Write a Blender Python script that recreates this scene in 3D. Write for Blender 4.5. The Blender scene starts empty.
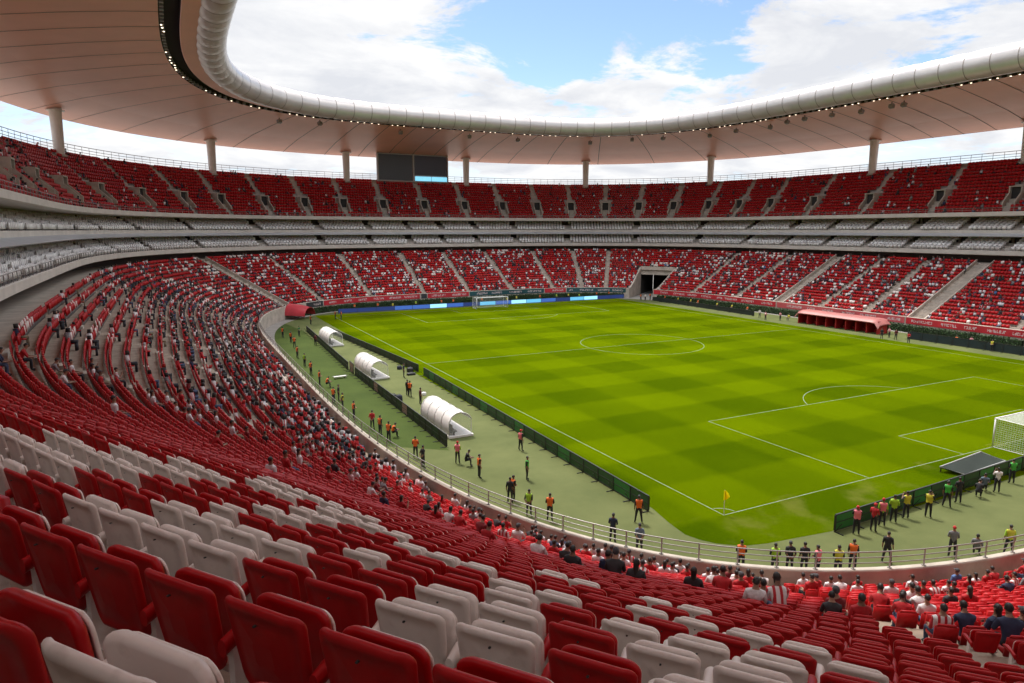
import bpy, bmesh, math, random
import numpy as np
from mathutils import Vector, Matrix
random.seed(7)
rng = np.random.default_rng(11)
scene = bpy.context.scene
COL = scene.collection

# ------------------------------------------------------------------ camera, sky, sun, exposure
CAM = np.array([-29.94, -29.44, 17.66])
YAW, PIT, FPX = .4724, -.1647, 673.6
fwd = np.array([math.sin(YAW)*math.cos(PIT), math.cos(YAW)*math.cos(PIT), math.sin(PIT)])
rgt = np.array([math.cos(YAW), -math.sin(YAW), 0.])
upv = np.cross(rgt, fwd)
camd = bpy.data.cameras.new('camera')
camd.sensor_width = 36
camd.lens = FPX/1024*36
camd.clip_start = .1
camd.clip_end = 6000
cam = bpy.data.objects.new('camera', camd)
COL.objects.link(cam)
Rm = Matrix(((rgt[0], upv[0], -fwd[0]), (rgt[1], upv[1], -fwd[1]), (rgt[2], upv[2], -fwd[2])))
cam.matrix_world = Matrix.Translation(Vector(CAM)) @ Rm.to_4x4()
scene.camera = cam

SUN_EL, SUN_AZ = 64.0, -4.0      # degrees; azimuth measured from +Y towards +X
sund = bpy.data.lights.new('sun', 'SUN')
sund.energy = .75
sund.angle = math.radians(8)
sund.color = (1, .95, .87)
sun = bpy.data.objects.new('sun', sund)
COL.objects.link(sun)
sdir = Vector((math.sin(math.radians(SUN_AZ))*math.cos(math.radians(SUN_EL)),
               math.cos(math.radians(SUN_AZ))*math.cos(math.radians(SUN_EL)), math.sin(math.radians(SUN_EL))))
sun.rotation_euler = sdir.to_track_quat('Z', 'Y').to_euler()
sun.location = (0, 0, 120)

world = bpy.data.worlds.new('World')
scene.world = world
world.use_nodes = True
def build_world():
    nt = world.node_tree
    nt.nodes.clear()
    N = lambda t, **k: _node(nt, t, **k)
    out = N('ShaderNodeOutputWorld')
    sky = N('ShaderNodeTexSky')
    sky.sky_type = 'NISHITA'
    sky.sun_disc = False
    sky.sun_elevation = math.radians(SUN_EL)
    sky.sun_rotation = math.radians(SUN_AZ)
    sky.altitude = 1500
    sky.ozone_density = 1.6
    bg1 = N('ShaderNodeBackground')
    bg1.inputs[1].default_value = .034
    nt.links.new(sky.outputs[0], bg1.inputs[0])
    tc = N('ShaderNodeTexCoord')
    sep = N('ShaderNodeSeparateXYZ')
    nt.links.new(tc.outputs['Generated'], sep.inputs[0])
    def M(op, a, b=None, c=None, clamp=False):
        n = N('ShaderNodeMath', operation=op)
        n.use_clamp = clamp
        for i, v in enumerate((a, b, c)):
            if v is None: continue
            if isinstance(v, (int, float)): n.inputs[i].default_value = v
            else: nt.links.new(v, n.inputs[i])
        return n.outputs[0]
    # project the direction on a cloud layer
    zz = M('MAXIMUM', M('ADD', sep.outputs[2], .12), .05)
    px = M('DIVIDE', sep.outputs[0], zz)
    py = M('DIVIDE', sep.outputs[1], zz)
    cmb = N('ShaderNodeCombineXYZ')
    nt.links.new(px, cmb.inputs[0]); nt.links.new(py, cmb.inputs[1])
    def noise(scale, det, rough, off, dist=0.):
        mp = N('ShaderNodeMapping')
        mp.inputs['Location'].default_value = off
        nt.links.new(cmb.outputs[0], mp.inputs[0])
        n = N('ShaderNodeTexNoise')
        n.inputs['Scale'].default_value = scale
        n.inputs['Detail'].default_value = det
        n.inputs['Roughness'].default_value = rough
        n.inputs['Distortion'].default_value = dist
        nt.links.new(mp.outputs[0], n.inputs['Vector'])
        return n.outputs['Fac']
    big = noise(1.25, 14, .66, (1.9, 4.4, 0), .35)
    # where the sky is clear: soft blobs round given directions
    def blob(x, y, r, amt):
        d = (np.array([(x-512)/FPX, (341.5-y)/FPX, 1.]) @ np.array([rgt, upv, fwd]))
        d = d/np.linalg.norm(d)
        dp = N('ShaderNodeVectorMath', operation='DOT_PRODUCT')
        nt.links.new(tc.outputs['Generated'], dp.inputs[0])
        dp.inputs[1].default_value = d
        a = M('ARCCOSINE', M('MINIMUM', dp.outputs['Value'], 1.0))
        mr = N('ShaderNodeMapRange', interpolation_type='SMOOTHSTEP')
        nt.links.new(a, mr.inputs[0])
        mr.inputs[1].default_value = 0; mr.inputs[2].default_value = r
        mr.inputs[3].default_value = amt; mr.inputs[4].default_value = 0
        return mr.outputs[0]
    cov = M('ADD', big, SKY_BIAS)
    for b in SKY_BLOBS:
        cov = M('ADD', cov, blob(*b))
    mask = N('ShaderNodeMapRange', interpolation_type='SMOOTHSTEP')
    nt.links.new(cov, mask.inputs[0])
    mask.inputs[1].default_value = .475; mask.inputs[2].default_value = .565
    # horizon haze whitens the low sky
    hz = N('ShaderNodeMapRange', interpolation_type='SMOOTHSTEP')
    nt.links.new(sep.outputs[2], hz.inputs[0])
    hz.inputs[1].default_value = .0; hz.inputs[2].default_value = .22
    hz.inputs[3].default_value = .95; hz.inputs[4].default_value = 0
    fac = M('MAXIMUM', mask.outputs[0], hz.outputs[0])
    shade = noise(1.6, 10, .6, (7.3, 2.2, 0), .3)
    ramp = N('ShaderNodeValToRGB')
    ramp.color_ramp.elements[0].position = .38
    ramp.color_ramp.elements[0].color = (.75, .77, .82, 1)
    ramp.color_ramp.elements[1].position = .60
    ramp.color_ramp.elements[1].color = (1, 1, 1, 1)
    nt.links.new(shade, ramp.inputs[0])
    bg2 = N('ShaderNodeBackground')
    # cloud brightens towards the zenith, as an overcast sky does
    el = N('ShaderNodeMapRange', interpolation_type='SMOOTHSTEP')
    nt.links.new(sep.outputs[2], el.inputs[0])
    el.inputs[1].default_value = .36; el.inputs[2].default_value = .85
    el.inputs[3].default_value = .48; el.inputs[4].default_value = 1.7
    nt.links.new(M('MULTIPLY', el.outputs[0], CLOUD_STRENGTH), bg2.inputs[1])
    nt.links.new(ramp.outputs[0], bg2.inputs[0])
    mix = N('ShaderNodeMixShader')
    nt.links.new(fac, mix.inputs[0])
    nt.links.new(bg1.outputs[0], mix.inputs[1])
    nt.links.new(bg2.outputs[0], mix.inputs[2])
    nt.links.new(mix.outputs[0], out.inputs[0])
def _node(nt, t, **k):
    n = nt.nodes.new(t)
    for a, v in k.items(): setattr(n, a, v)
    return n
CLOUD_STRENGTH = .375
SKY_BIAS = .062
SKY_BLOBS = [(470, -50, .24, -.15), (640, -30, .26, -.13), (730, 40, .12, -.07), (560, 66, .10, -.05), (950, 66, .10, -.08), (830, 30, .18, .07), (310, 80, .26, .15), (600, 120, .20, .11), (420, 60, .14, .05)]
build_world()
vs = scene.view_settings
vs.view_transform = 'Standard'
vs.look = 'None'
vs.gamma = 1
vs.use_curve_mapping = False
vs.exposure = 2.55
scene.cycles.max_bounces = 8
scene.cycles.diffuse_bounces = 4
scene.cycles.glossy_bounces = 3
scene.cycles.transparent_max_bounces = 16
scene.cycles.caustics_reflective = False
scene.cycles.caustics_refractive = False
scene.cycles.sample_clamp_indirect = 4
scene.cycles.use_denoising = True

# ------------------------------------------------------------------ materials
MATS = {}
def mat(name, color, rough=.6, metal=0., var=0., vscale=3., col2=None, bump=0., bscale=20., spec=.5, alpha=1., emit=None, estr=0., detail=6):
    """plain surface with a little mottling in colour and relief"""
    if name in MATS: return MATS[name]
    m = bpy.data.materials.new(name)
    m.use_nodes = True
    nt = m.node_tree
    b = nt.nodes['Principled BSDF']
    b.inputs['Roughness'].default_value = rough
    b.inputs['Metallic'].default_value = metal
    b.inputs['Specular IOR Level'].default_value = spec
    b.inputs['Base Color'].default_value = (*color, 1)
    if alpha < 1: b.inputs['Alpha'].default_value = alpha
    if emit:
        b.inputs['Emission Color'].default_value = (*emit, 1)
        b.inputs['Emission Strength'].default_value = estr
    if var or col2 or bump:
        tc = _node(nt, 'ShaderNodeTexCoord')
        if var or col2:
            n = _node(nt, 'ShaderNodeTexNoise')
            n.inputs['Scale'].default_value = vscale
            n.inputs['Detail'].default_value = detail
            n.inputs['Roughness'].default_value = .62
            nt.links.new(tc.outputs['Object'], n.inputs['Vector'])
            r = _node(nt, 'ShaderNodeValToRGB')
            c2 = col2 or tuple(max(0, c*(1-var)) for c in color)
            c1 = color if col2 else tuple(min(1, c*(1+var*.6)) for c in color)
            r.color_ramp.elements[0].position = .33; r.color_ramp.elements[0].color = (*c2, 1)
            r.color_ramp.elements[1].position = .67; r.color_ramp.elements[1].color = (*c1, 1)
            nt.links.new(n.outputs['Fac'], r.inputs[0])
            nt.links.new(r.outputs[0], b.inputs['Base Color'])
        if bump:
            n2 = _node(nt, 'ShaderNodeTexNoise')
            n2.inputs['Scale'].default_value = bscale
            n2.inputs['Detail'].default_value = 5
            nt.links.new(tc.outputs['Object'], n2.inputs['Vector'])
            bp = _node(nt, 'ShaderNodeBump')
            bp.inputs['Strength'].default_value = bump
            bp.inputs['Distance'].default_value = .05
            nt.links.new(n2.outputs['Fac'], bp.inputs['Height'])
            nt.links.new(bp.outputs[0], b.inputs['Normal'])
    MATS[name] = m
    return m

def worn(name, color, faded, rough, spec=.5):
    """moulded plastic: slow fading between two tints plus small scuffs, in world space so every seat differs"""
    m = bpy.data.materials.new(name)
    m.use_nodes = True
    nt = m.node_tree
    b = nt.nodes['Principled BSDF']
    b.inputs['Specular IOR Level'].default_value = spec
    geo = _node(nt, 'ShaderNodeNewGeometry')
    def nz(sc, det):
        n = _node(nt, 'ShaderNodeTexNoise')
        n.inputs['Scale'].default_value = sc; n.inputs['Detail'].default_value = det
        nt.links.new(geo.outputs['Position'], n.inputs['Vector'])
        return n
    a = nz(.9, 6)
    r = _node(nt, 'ShaderNodeValToRGB')
    r.color_ramp.elements[0].position = .35; r.color_ramp.elements[0].color = (*color, 1)
    r.color_ramp.elements[1].position = .75; r.color_ramp.elements[1].color = (*faded, 1)
    nt.links.new(a.outputs['Fac'], r.inputs[0])
    g = nz(9, 8)
    r2 = _node(nt, 'ShaderNodeValToRGB')
    r2.color_ramp.elements[0].position = .26; r2.color_ramp.elements[0].color = (.72, .68, .66, 1)
    r2.color_ramp.elements[1].position = .42; r2.color_ramp.elements[1].color = (1, 1, 1, 1)
    nt.links.new(g.outputs['Fac'], r2.inputs[0])
    mx = _node(nt, 'ShaderNodeMix', data_type='RGBA', blend_type='MULTIPLY')
    mx.inputs[0].default_value = .6
    nt.links.new(r.outputs[0], mx.inputs[6]); nt.links.new(r2.outputs[0], mx.inputs[7])
    nt.links.new(mx.outputs[2], b.inputs['Base Color'])
    rr = _node(nt, 'ShaderNodeMapRange')
    rr.inputs[3].default_value = rough-.12; rr.inputs[4].default_value = rough+.15
    nt.links.new(g.outputs['Fac'], rr.inputs[0])
    nt.links.new(rr.outputs[0], b.inputs['Roughness'])
    MATS[name] = m
    return m

concrete = mat('concrete', (.46, .40, .34), .85, var=.25, vscale=.7, bump=.15, bscale=8)
tread = mat('tread_concrete', (.34, .27, .21), .9, var=.3, vscale=1.2, bump=.2, bscale=12)
pale = mat('painted_concrete', (.66, .60, .54), .6, var=.12, vscale=.5)
eave = mat('eave_metal', (.62, .66, .70), .35, var=.08, vscale=.4, metal=.2)
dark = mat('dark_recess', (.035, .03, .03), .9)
steel = mat('galvanised_steel', (.36, .34, .32), .4, metal=.6, var=.1, vscale=3)
greysteel = mat('painted_steel', (.30, .29, .29), .5, var=.1)
white_metal = mat('white_metal', (.78, .76, .74), .4, var=.06, vscale=2)
black = mat('black_paint', (.02, .022, .022), .5)
red_seat = worn('red_plastic', (.42, .0022, .0055), (.47, .008, .010), .40, .3)
white_seat = worn('white_plastic', (.86, .76, .70), (.80, .69, .63), .40, .4)
grey_seat = mat('seat_bracket', (.42, .40, .38), .5, metal=.3)

# ------------------------------------------------------------------ mesh helpers
class MB:
    """collects quads and triangles for one mesh object"""
    def __init__(s): s.v = []; s.f = []; s.m = []
    def add(s, verts, faces, mi=0):
        o = len(s.v)
        s.v.extend([tuple(map(float, p)) for p in verts])
        for f in faces:
            s.f.append(tuple(i+o for i in f)); s.m.append(mi)
    def box(s, c, sz, mi=0, rz=0., M=None):
        x, y, z = [q/2 for q in sz]
        vv = [(-x,-y,-z),(x,-y,-z),(x,y,-z),(-x,y,-z),(-x,-y,z),(x,-y,z),(x,y,z),(-x,y,z)]
        cz, sn = math.cos(rz), math.sin(rz)
        if M is not None: vv = [tuple(M @ Vector(p)) for p in vv]
        vv = [(p[0]*cz-p[1]*sn+c[0], p[0]*sn+p[1]*cz+c[1], p[2]+c[2]) for p in vv]
        s.add(vv, [(0,3,2,1),(4,5,6,7),(0,1,5,4),(1,2,6,5),(2,3,7,6),(3,0,4,7)], mi)
    def tube(s, pts, r, n=8, mi=0, cap=True, closed=False):
        pts = [Vector(p) for p in pts]
        rr = r if isinstance(r, (list, tuple)) else [r]*len(pts)
        rings = []
        prev = None
        L = len(pts)
        for i, p in enumerate(pts):
            if closed: t = pts[(i+1) % L]-pts[i-1]
            else: t = pts[min(i+1, L-1)]-pts[max(i-1, 0)]
            t.normalize()
            a = Vector((0,0,1)) if abs(t.z) < .9 else Vector((1,0,0))
            if prev is not None and (prev - t*prev.dot(t)).length > 1e-4: u = (prev - t*prev.dot(t)).normalized()
            else: u = t.cross(a).normalized()
            prev = u
            w = t.cross(u)
            rings.append([tuple(p + (u*math.cos(k*2*math.pi/n)+w*math.sin(k*2*math.pi/n))*rr[i]) for k in range(n)])
        vv = [q for g in rings for q in g]
        ff = []
        for i in range(L if closed else L-1):
            j = (i+1) % L
            for k in range(n):
                ff.append((i*n+k, i*n+(k+1) % n, j*n+(k+1) % n, j*n+k))
        if cap and not closed:
            ff.append(tuple(range(n-1, -1, -1))); ff.append(tuple((L-1)*n+k for k in range(n)))
        s.add(vv, ff, mi)
    def grid(s, G, mi=0, flip=False, wrap=False):
        """G: list of rows of points"""
        R, Cn = len(G), len(G[0])
        vv = [p for row in G for p in row]
        ff = []
        for i in range(R-1):
            for j in range(Cn if wrap else Cn-1):
                k = (j+1) % Cn
                q = (i*Cn+j, i*Cn+k, (i+1)*Cn+k, (i+1)*Cn+j)
                ff.append(q[::-1] if flip else q)
        s.add(vv, ff, mi)
    def mesh(s, name, mats, smooth=False):
        me = bpy.data.meshes.new(name)
        me.from_pydata(s.v, [], s.f)
        for m in (mats if isinstance(mats, (list, tuple)) else [mats]): me.materials.append(m)
        if any(s.m): me.polygons.foreach_set('material_index', s.m)
        if smooth: me.polygons.foreach_set('use_smooth', [True]*len(me.polygons))
        me.update()
        return me
    def build(s, name, mats, parent=None, smooth=False):
        return link(name, s.mesh(name, mats, smooth), parent)
def link(name, me, parent=None):
    o = bpy.data.objects.new(name, me)
    COL.objects.link(o)
    if parent is not None: o.parent = parent
    return o
def empty(name, loc=(0,0,0), rz=0.):
    o = bpy.data.objects.new(name, None)
    o.empty_display_size = .3
    COL.objects.link(o)
    o.location = loc
    o.rotation_euler = (0, 0, rz)
    return o
def tag(o, label=None, cat=None, group=None, kind=None):
    if label: o['label'] = label
    if cat: o['category'] = cat
    if group: o['group'] = group
    if kind: o['kind'] = kind
    return o
def copy_tree(o, parent=None):
    c = o.copy()
    COL.objects.link(c)
    c.parent = parent
    for ch in o.children: copy_tree(ch, c)
    return c
def mass_mesh(name, mats, T, faces, fm, smooth=False):
    """T: (n,k,3) vertex positions of n copies of one small template; faces: quads (f,4); fm: (n,f) material index"""
    n, k, _ = T.shape
    F = np.asarray(faces)
    me = bpy.data.meshes.new(name)
    nf = len(F)
    me.vertices.add(n*k)
    me.vertices.foreach_set('co', T.reshape(-1).astype(np.float32))
    idx = (F[None] + (np.arange(n)*k)[:, None, None]).reshape(-1).astype(np.int32)
    me.loops.add(len(idx))
    me.loops.foreach_set('vertex_index', idx)
    me.polygons.add(n*nf)
    me.polygons.foreach_set('loop_start', np.arange(0, n*nf*4, 4, dtype=np.int32))
    me.polygons.foreach_set('loop_total', np.full(n*nf, 4, np.int32))
    for m in mats: me.materials.append(m)
    me.polygons.foreach_set('material_index', np.ascontiguousarray(fm).reshape(-1).astype(np.int32))
    if smooth: me.polygons.foreach_set('use_smooth', np.ones(n*nf, bool))
    me.update(calc_edges=True)
    me.validate()
    return me
def boxes_template(bl):
    """list of (x0,x1,y0,y1,z0,z1[,taper]) -> verts, quads, box index of each quad"""
    V, F, B = [], [], []
    for bi, b in enumerate(bl):
        x0,x1,y0,y1,z0,z1 = b[:6]
        tp = b[6] if len(b) > 6 else 1.
        lean = b[7] if len(b) > 7 else 0.
        xm = (x0+x1)/2
        o = len(V)
        X0, X1 = xm+(x0-xm)*tp, xm+(x1-xm)*tp
        V += [(x0,y0,z0),(x1,y0,z0),(x1,y1,z0),(x0,y1,z0),(X0,y0+lean,z1),(X1,y0+lean,z1),(X1,y1+lean,z1),(X0,y1+lean,z1)]
        for f in [(0,3,2,1),(4,5,6,7),(0,1,5,4),(1,2,6,5),(2,3,7,6),(3,0,4,7)]:
            F.append([i+o for i in f]); B.append(bi)
    return np.array(V), np.array(F), np.array(B)

def project(W):
    d = (np.atleast_2d(W)-CAM) @ np.array([rgt, upv, fwd]).T
    z = np.maximum(d[:, 2], 1e-3)
    return 512+FPX*d[:, 0]/z, 341.5-FPX*d[:, 1]/z, d[:, 2]

# ------------------------------------------------------------------ plan of the bowl: one closed curve, everything else is an offset of it
CX, CY, AX, AY = 33.5, 54.5, 51.5, 69.
def base_curve(N=6000):
    t = np.linspace(0, 2*np.pi, 40001)[:-1]+np.pi
    c, s = np.cos(t), np.sin(t)
    n = np.where(s < 0, 4.7, np.where(c < 0, 3.4, 4.2))
    x = np.sign(c)*np.abs(c)**(2/n)*AX+CX
    y = np.sign(s)*np.abs(s)**(2/n)*AY+CY
    P = np.c_[x, y]
    S = np.r_[0, np.cumsum(np.hypot(*(np.roll(P, -1, 0)-P).T))]
    L = S[-1]
    ss = np.linspace(0, L, N, endpoint=False)
    PP = np.c_[np.interp(ss, S, np.r_[x, x[0]]), np.interp(ss, S, np.r_[y, y[0]])]
    T = np.roll(PP, -12, 0)-np.roll(PP, 12, 0)
    T /= np.hypot(*T.T)[:, None]
    NN = np.c_[T[:, 1], -T[:, 0]]
    for _ in range(60): NN = (np.roll(NN, 1, 0)+NN*2+np.roll(NN, -1, 0))/4
    NN /= np.hypot(*NN.T)[:, None]
    return PP, NN, ss, L
PP, NN, SS, LEN = base_curve()
def at(s, d):
    s = np.asarray(s, float) % LEN
    f = s/LEN*len(SS)
    i = np.floor(f).astype(int) % len(SS)
    j = (i+1) % len(SS)
    u = (f-np.floor(f))[..., None]
    p = PP[i]*(1-u)+PP[j]*u
    n = NN[i]*(1-u)+NN[j]*u
    n = n/np.linalg.norm(n, axis=-1, keepdims=True)
    return p+n*np.asarray(d, float)[..., None], n
def P3(s, d, z):
    p, _ = at(s, d)
    return (float(p[0]), float(p[1]), float(z))
def srange(a, b, step):
    """samples from a to b in increasing s (b may be past LEN)"""
    n = max(2, int(math.ceil((b-a)/step))+1)
    return np.linspace(a, b, n)
def sweep(mb, sv, prof, mi=0, flip=False, caps=False, mis=None, at=at):
    """sweep an open profile [(d,z),...] along the curve; faces look to the left of the profile's run"""
    rows = []
    for d, z in prof:
        p, _ = at(sv, np.full(len(sv), d))
        rows.append([(float(q[0]), float(q[1]), z) for q in p])
    for k in range(len(rows)-1):
        mb.grid([rows[k], rows[k+1]], mi if mis is None else mis[k], flip)
    if caps:
        for e in (0, -1):
            mb.add([r[e] for r in rows], [tuple(range(len(rows)))], mi if mis is None else mis[0])
def offset_lengths(d):
    p, _ = at(SS, np.full(len(SS), d))
    return np.r_[0, np.cumsum(np.hypot(*(np.roll(p, -1, 0)-p).T))]
def ZL(d): return 15.01-.519*(28.04-d)+.0005*(28.04-d)**2
# the rows of the corner section are laid out slightly skew to the curve of the front wall
_ds = np.array([0, 30, 40, 46, 54, 58, 60, 62, 64, 66, 68, 72, 80, 90, 100, 500]); _dv = np.array([0, 0, -.25, -.69, -1.13, -1.56, -1.05, -.22, .27, 1.13, 1.15, .83, .5, .18, 0, 0])
_k = np.exp(-.5*(np.arange(-60, 61)*LEN/len(SS)/1.0)**2); _k /= _k.sum()
DELTA = np.convolve(np.interp(SS, _ds, _dv), _k, 'same')
def warp(s, d):
    f = np.clip((np.asarray(d, float)-8)/14, 0, 1)
    return d+np.interp(np.asarray(s, float) % LEN, SS, DELTA)*f*f*(3-2*f)
def low_at(s, d): return at(s, warp(s, np.asarray(d, float)+0*np.asarray(s, float)))
def low_curve(d):
    p, _ = low_at(SS, np.full(len(SS), d))
    t = np.roll(p, -3, 0)-np.roll(p, 3, 0)
    t /= np.hypot(*t.T)[:, None]
    return p, np.c_[t[:, 1], -t[:, 0]], np.r_[0, np.cumsum(np.hypot(*(np.roll(p, -1, 0)-p).T))]
# ------------------------------------------------------------------ ground, pitch, markings
def sheet(name, pts, z, m, kind='structure'):
    mb = MB()
    mb.add([(x, y, z) for x, y in pts], [tuple(range(len(pts)))])
    o = mb.build(name, m)
    if kind: o['kind'] = kind
    return o
ground_m = mat('ground_concrete', (.26, .25, .23), .9, var=.25, vscale=.05)
sheet('ground', [(-1500, -1500), (1500, -1500), (1500, 1500), (-1500, 1500)], -.02, ground_m)

def turf_material():
    m = bpy.data.materials.new('mown_turf')
    m.use_nodes = True
    nt = m.node_tree
    b = nt.nodes['Principled BSDF']
    b.inputs['Roughness'].default_value = .75
    b.inputs['Specular IOR Level'].default_value = 0
    b.inputs['Sheen Weight'].default_value = .5
    b.inputs['Sheen Roughness'].default_value = .45
    b.inputs['Sheen Tint'].default_value = (.62, .80, .008, 1)
    geo = _node(nt, 'ShaderNodeNewGeometry')
    sep = _node(nt, 'ShaderNodeSeparateXYZ')
    nt.links.new(geo.outputs['Position'], sep.inputs[0])
    def M(op, a, b_=None):
        n = _node(nt, 'ShaderNodeMath', operation=op)
        for i, v in enumerate((a, b_)):
            if v is None: continue
            if isinstance(v, (int, float)): n.inputs[i].default_value = v
            else: nt.links.new(v, n.inputs[i])
        return n.outputs[0]
    def noise(sc, det=6):
        n = _node(nt, 'ShaderNodeTexNoise')
        n.inputs['Scale'].default_value = sc; n.inputs['Detail'].default_value = det
        nt.links.new(geo.outputs['Position'], n.inputs['Vector'])
        return n.outputs['Fac']
    wob = M('MULTIPLY', M('SUBTRACT', noise(.6), .5), .5)
    def stripes(axis, width, off, sharp):
        t = M('MULTIPLY', M('ADD', M('ADD', sep.outputs[axis], off), wob), math.pi/width)
        s = M('SINE', t)
        n = _node(nt, 'ShaderNodeMath', operation='MULTIPLY_ADD')
        n.use_clamp = True
        nt.links.new(s, n.inputs[0]); n.inputs[1].default_value = sharp; n.inputs[2].default_value = .5
        return n.outputs[0]
    a = stripes(1, 5.45, 0, 2.6)
    c = stripes(0, 6.6, 1.5, 2.6)
    fac = M('ADD', M('MULTIPLY', a, .38), M('MULTIPLY', c, .32))
    fac = M('ADD', M('ADD', fac, .09), M('MULTIPLY', M('SUBTRACT', noise(.12, 5), .5), .8))
    fac = M('ADD', fac, M('ADD', M('MULTIPLY', M('SUBTRACT', noise(3.5, 8), .5), .45), M('MULTIPLY', M('SUBTRACT', noise(14, 4), .5), .30)))
    r = _node(nt, 'ShaderNodeValToRGB')
    e = r.color_ramp.elements
    e[0].position = .0; e[0].color = (.0125, .037, .0002, 1)
    e[1].position = 1; e[1].color = (.067, .104, .0003, 1)
    nt.links.new(fac, r.inputs[0])
    # worn, sandy spots in the goal mouth and behind the line
    wr = M('MULTIPLY', M('GREATER_THAN', 0.6, sep.outputs[1]), 1.0)
    n2 = _node(nt, 'ShaderNodeMapRange', interpolation_type='SMOOTHSTEP')
    nt.links.new(noise(.28, 7), n2.inputs[0])
    n2.inputs[1].default_value = .52; n2.inputs[2].default_value = .72
    n2.inputs[3].default_value = 0; n2.inputs[4].default_value = .5
    mx = _node(nt, 'ShaderNodeMix', data_type='RGBA')
    nt.links.new(M('MULTIPLY', wr, n2.outputs[0]), mx.inputs[0])
    nt.links.new(r.outputs[0], mx.inputs[6])
    mx.inputs[7].default_value = (.12, .115, .03, 1)
    nt.links.new(mx.outputs[2], b.inputs['Base Color'])
    bp = _node(nt, 'ShaderNodeBump')
    bp.inputs['Strength'].default_value = .5; bp.inputs['Distance'].default_value = .04
    nt.links.new(noise(30, 4), bp.inputs['Height'])
    nt.links.new(bp.outputs[0], b.inputs['Normal'])
    return m
# artificial turf apron inside the walls: pale where it is worn, greener in the outer lane
ap_pale = mat('pale_artificial_turf', (.125, .139, .053), .9, spec=.1, col2=(.086, .102, .037), vscale=.22, detail=12, bump=.2, bscale=15)
ap_green = mat('green_artificial_turf', (.060, .086, .019), .9, spec=.1, col2=(.042, .064, .014), vscale=.2, bump=.2, bscale=15)
def loop_pts(d, a=0, b=None, step=1.5):
    sv = srange(a, LEN if b is None else b, step)
    p, _ = at(sv, np.full(len(sv), d))
    return [(float(q[0]), float(q[1])) for q in p]
strip_m = mat('walkway_concrete', (.24, .22, .20), .85, var=.2, vscale=.5)
lp = loop_pts(.15)[:-1]
sheet('perimeter_path', lp, .0, strip_m)
sheet('artificial_turf_apron', loop_pts(-2.0)[:-1], .004, ap_pale)
# outer lane, between the rail and the second row of boards
lane = [p for p in loop_pts(-2.0, 366, LEN+31, 1.) if p[0] < -10.2]
sheet('artificial_turf_lane', lane+[(-10.6, 19.5), (-10.0, 60.), (-9.2, 92.)], .008, ap_green)
PW, PL = 70.2, 108.6
turf_pts = [(-3.3, 112.8), (-3.3, 2.9), (-3.8, .6), (-4.0, -1.0), (-3.7, -1.9), (-3.2, -2.7), (-2.1, -3.6), (-.6, -4.0), (1.7, -4.3), (3.9, -4.6), (73.4, -4.9), (73.4, 112.8)]
sheet('pitch', turf_pts, .012, turf_material())
line_m = mat('line_paint', (.21, .24, .15), .8, col2=(.12, .155, .045), vscale=1.2)
def markings():
    mb = MB()
    w = .042
    z = .018
    def seg(x0, y0, x1, y1):
        d = Vector((x1-x0, y1-y0)); L = d.length; d /= L
        n = Vector((-d.y, d.x))*w
        mb.add([(x0-n.x-d.x*w, y0-n.y-d.y*w, z), (x1-n.x+d.x*w, y1-n.y+d.y*w, z), (x1+n.x+d.x*w, y1+n.y+d.y*w, z), (x0+n.x-d.x*w, y0+n.y-d.y*w, z)], [(0,1,2,3)])
    def arc(cx, cy, r, a0, a1, n=64):
        A = [math.radians(a0+(a1-a0)*i/n) for i in range(n+1)]
        mb.grid([[(cx+(r-w)*math.cos(a), cy+(r-w)*math.sin(a), z) for a in A], [(cx+(r+w)*math.cos(a), cy+(r+w)*math.sin(a), z) for a in A]], flip=True)
    # each line stops short of the one it meets, so that no two sheets overlap
    g = w*2.05
    seg(0, g, 0, PL-g); seg(PW, g, PW, PL-g)
    seg(-w*.0, 0, PW, 0); seg(0, PL, PW, PL)
    seg(g, 54.2, PW-g, 54.2)
    arc(35.6, 54.2, 9.5, 1.2, 178.8, 90); arc(35.6, 54.2, 9.5, 181.2, 358.8, 90)
    for s, y0 in ((1, 0), (-1, PL)):
        px0, px1, pd = 14.0, 56.4, 16.3
        seg(px0, y0+s*g, px0, y0+s*(pd-g)); seg(px1, y0+s*g, px1, y0+s*(pd-g)); seg(px0, y0+s*pd, px1, y0+s*pd)
        gx0, gx1, gd = 25.5, 44.7, 5.4
        seg(gx0, y0+s*g, gx0, y0+s*(gd-g)); seg(gx1, y0+s*g, gx1, y0+s*(gd-g)); seg(gx0, y0+s*gd, gx1, y0+s*gd)
        cy = y0+s*11.3
        a = math.degrees(math.asin((pd-11.3+g*.6)/9.3))
        if s > 0: arc(35.2, cy, 9.3, a, 180-a)
        else: arc(35.2, cy, 9.3, 180+a, 360-a)
    arc(0, 0, 1.05, 8, 82, 16); arc(0, PL, 1.05, 278, 352, 16); arc(PW, 0, 1.05, 98, 172, 16); arc(PW, PL, 1.05, 188, 262, 16)
    o = mb.build('pitch_markings', line_m)
    o['kind'] = 'structure'
markings()

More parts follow.
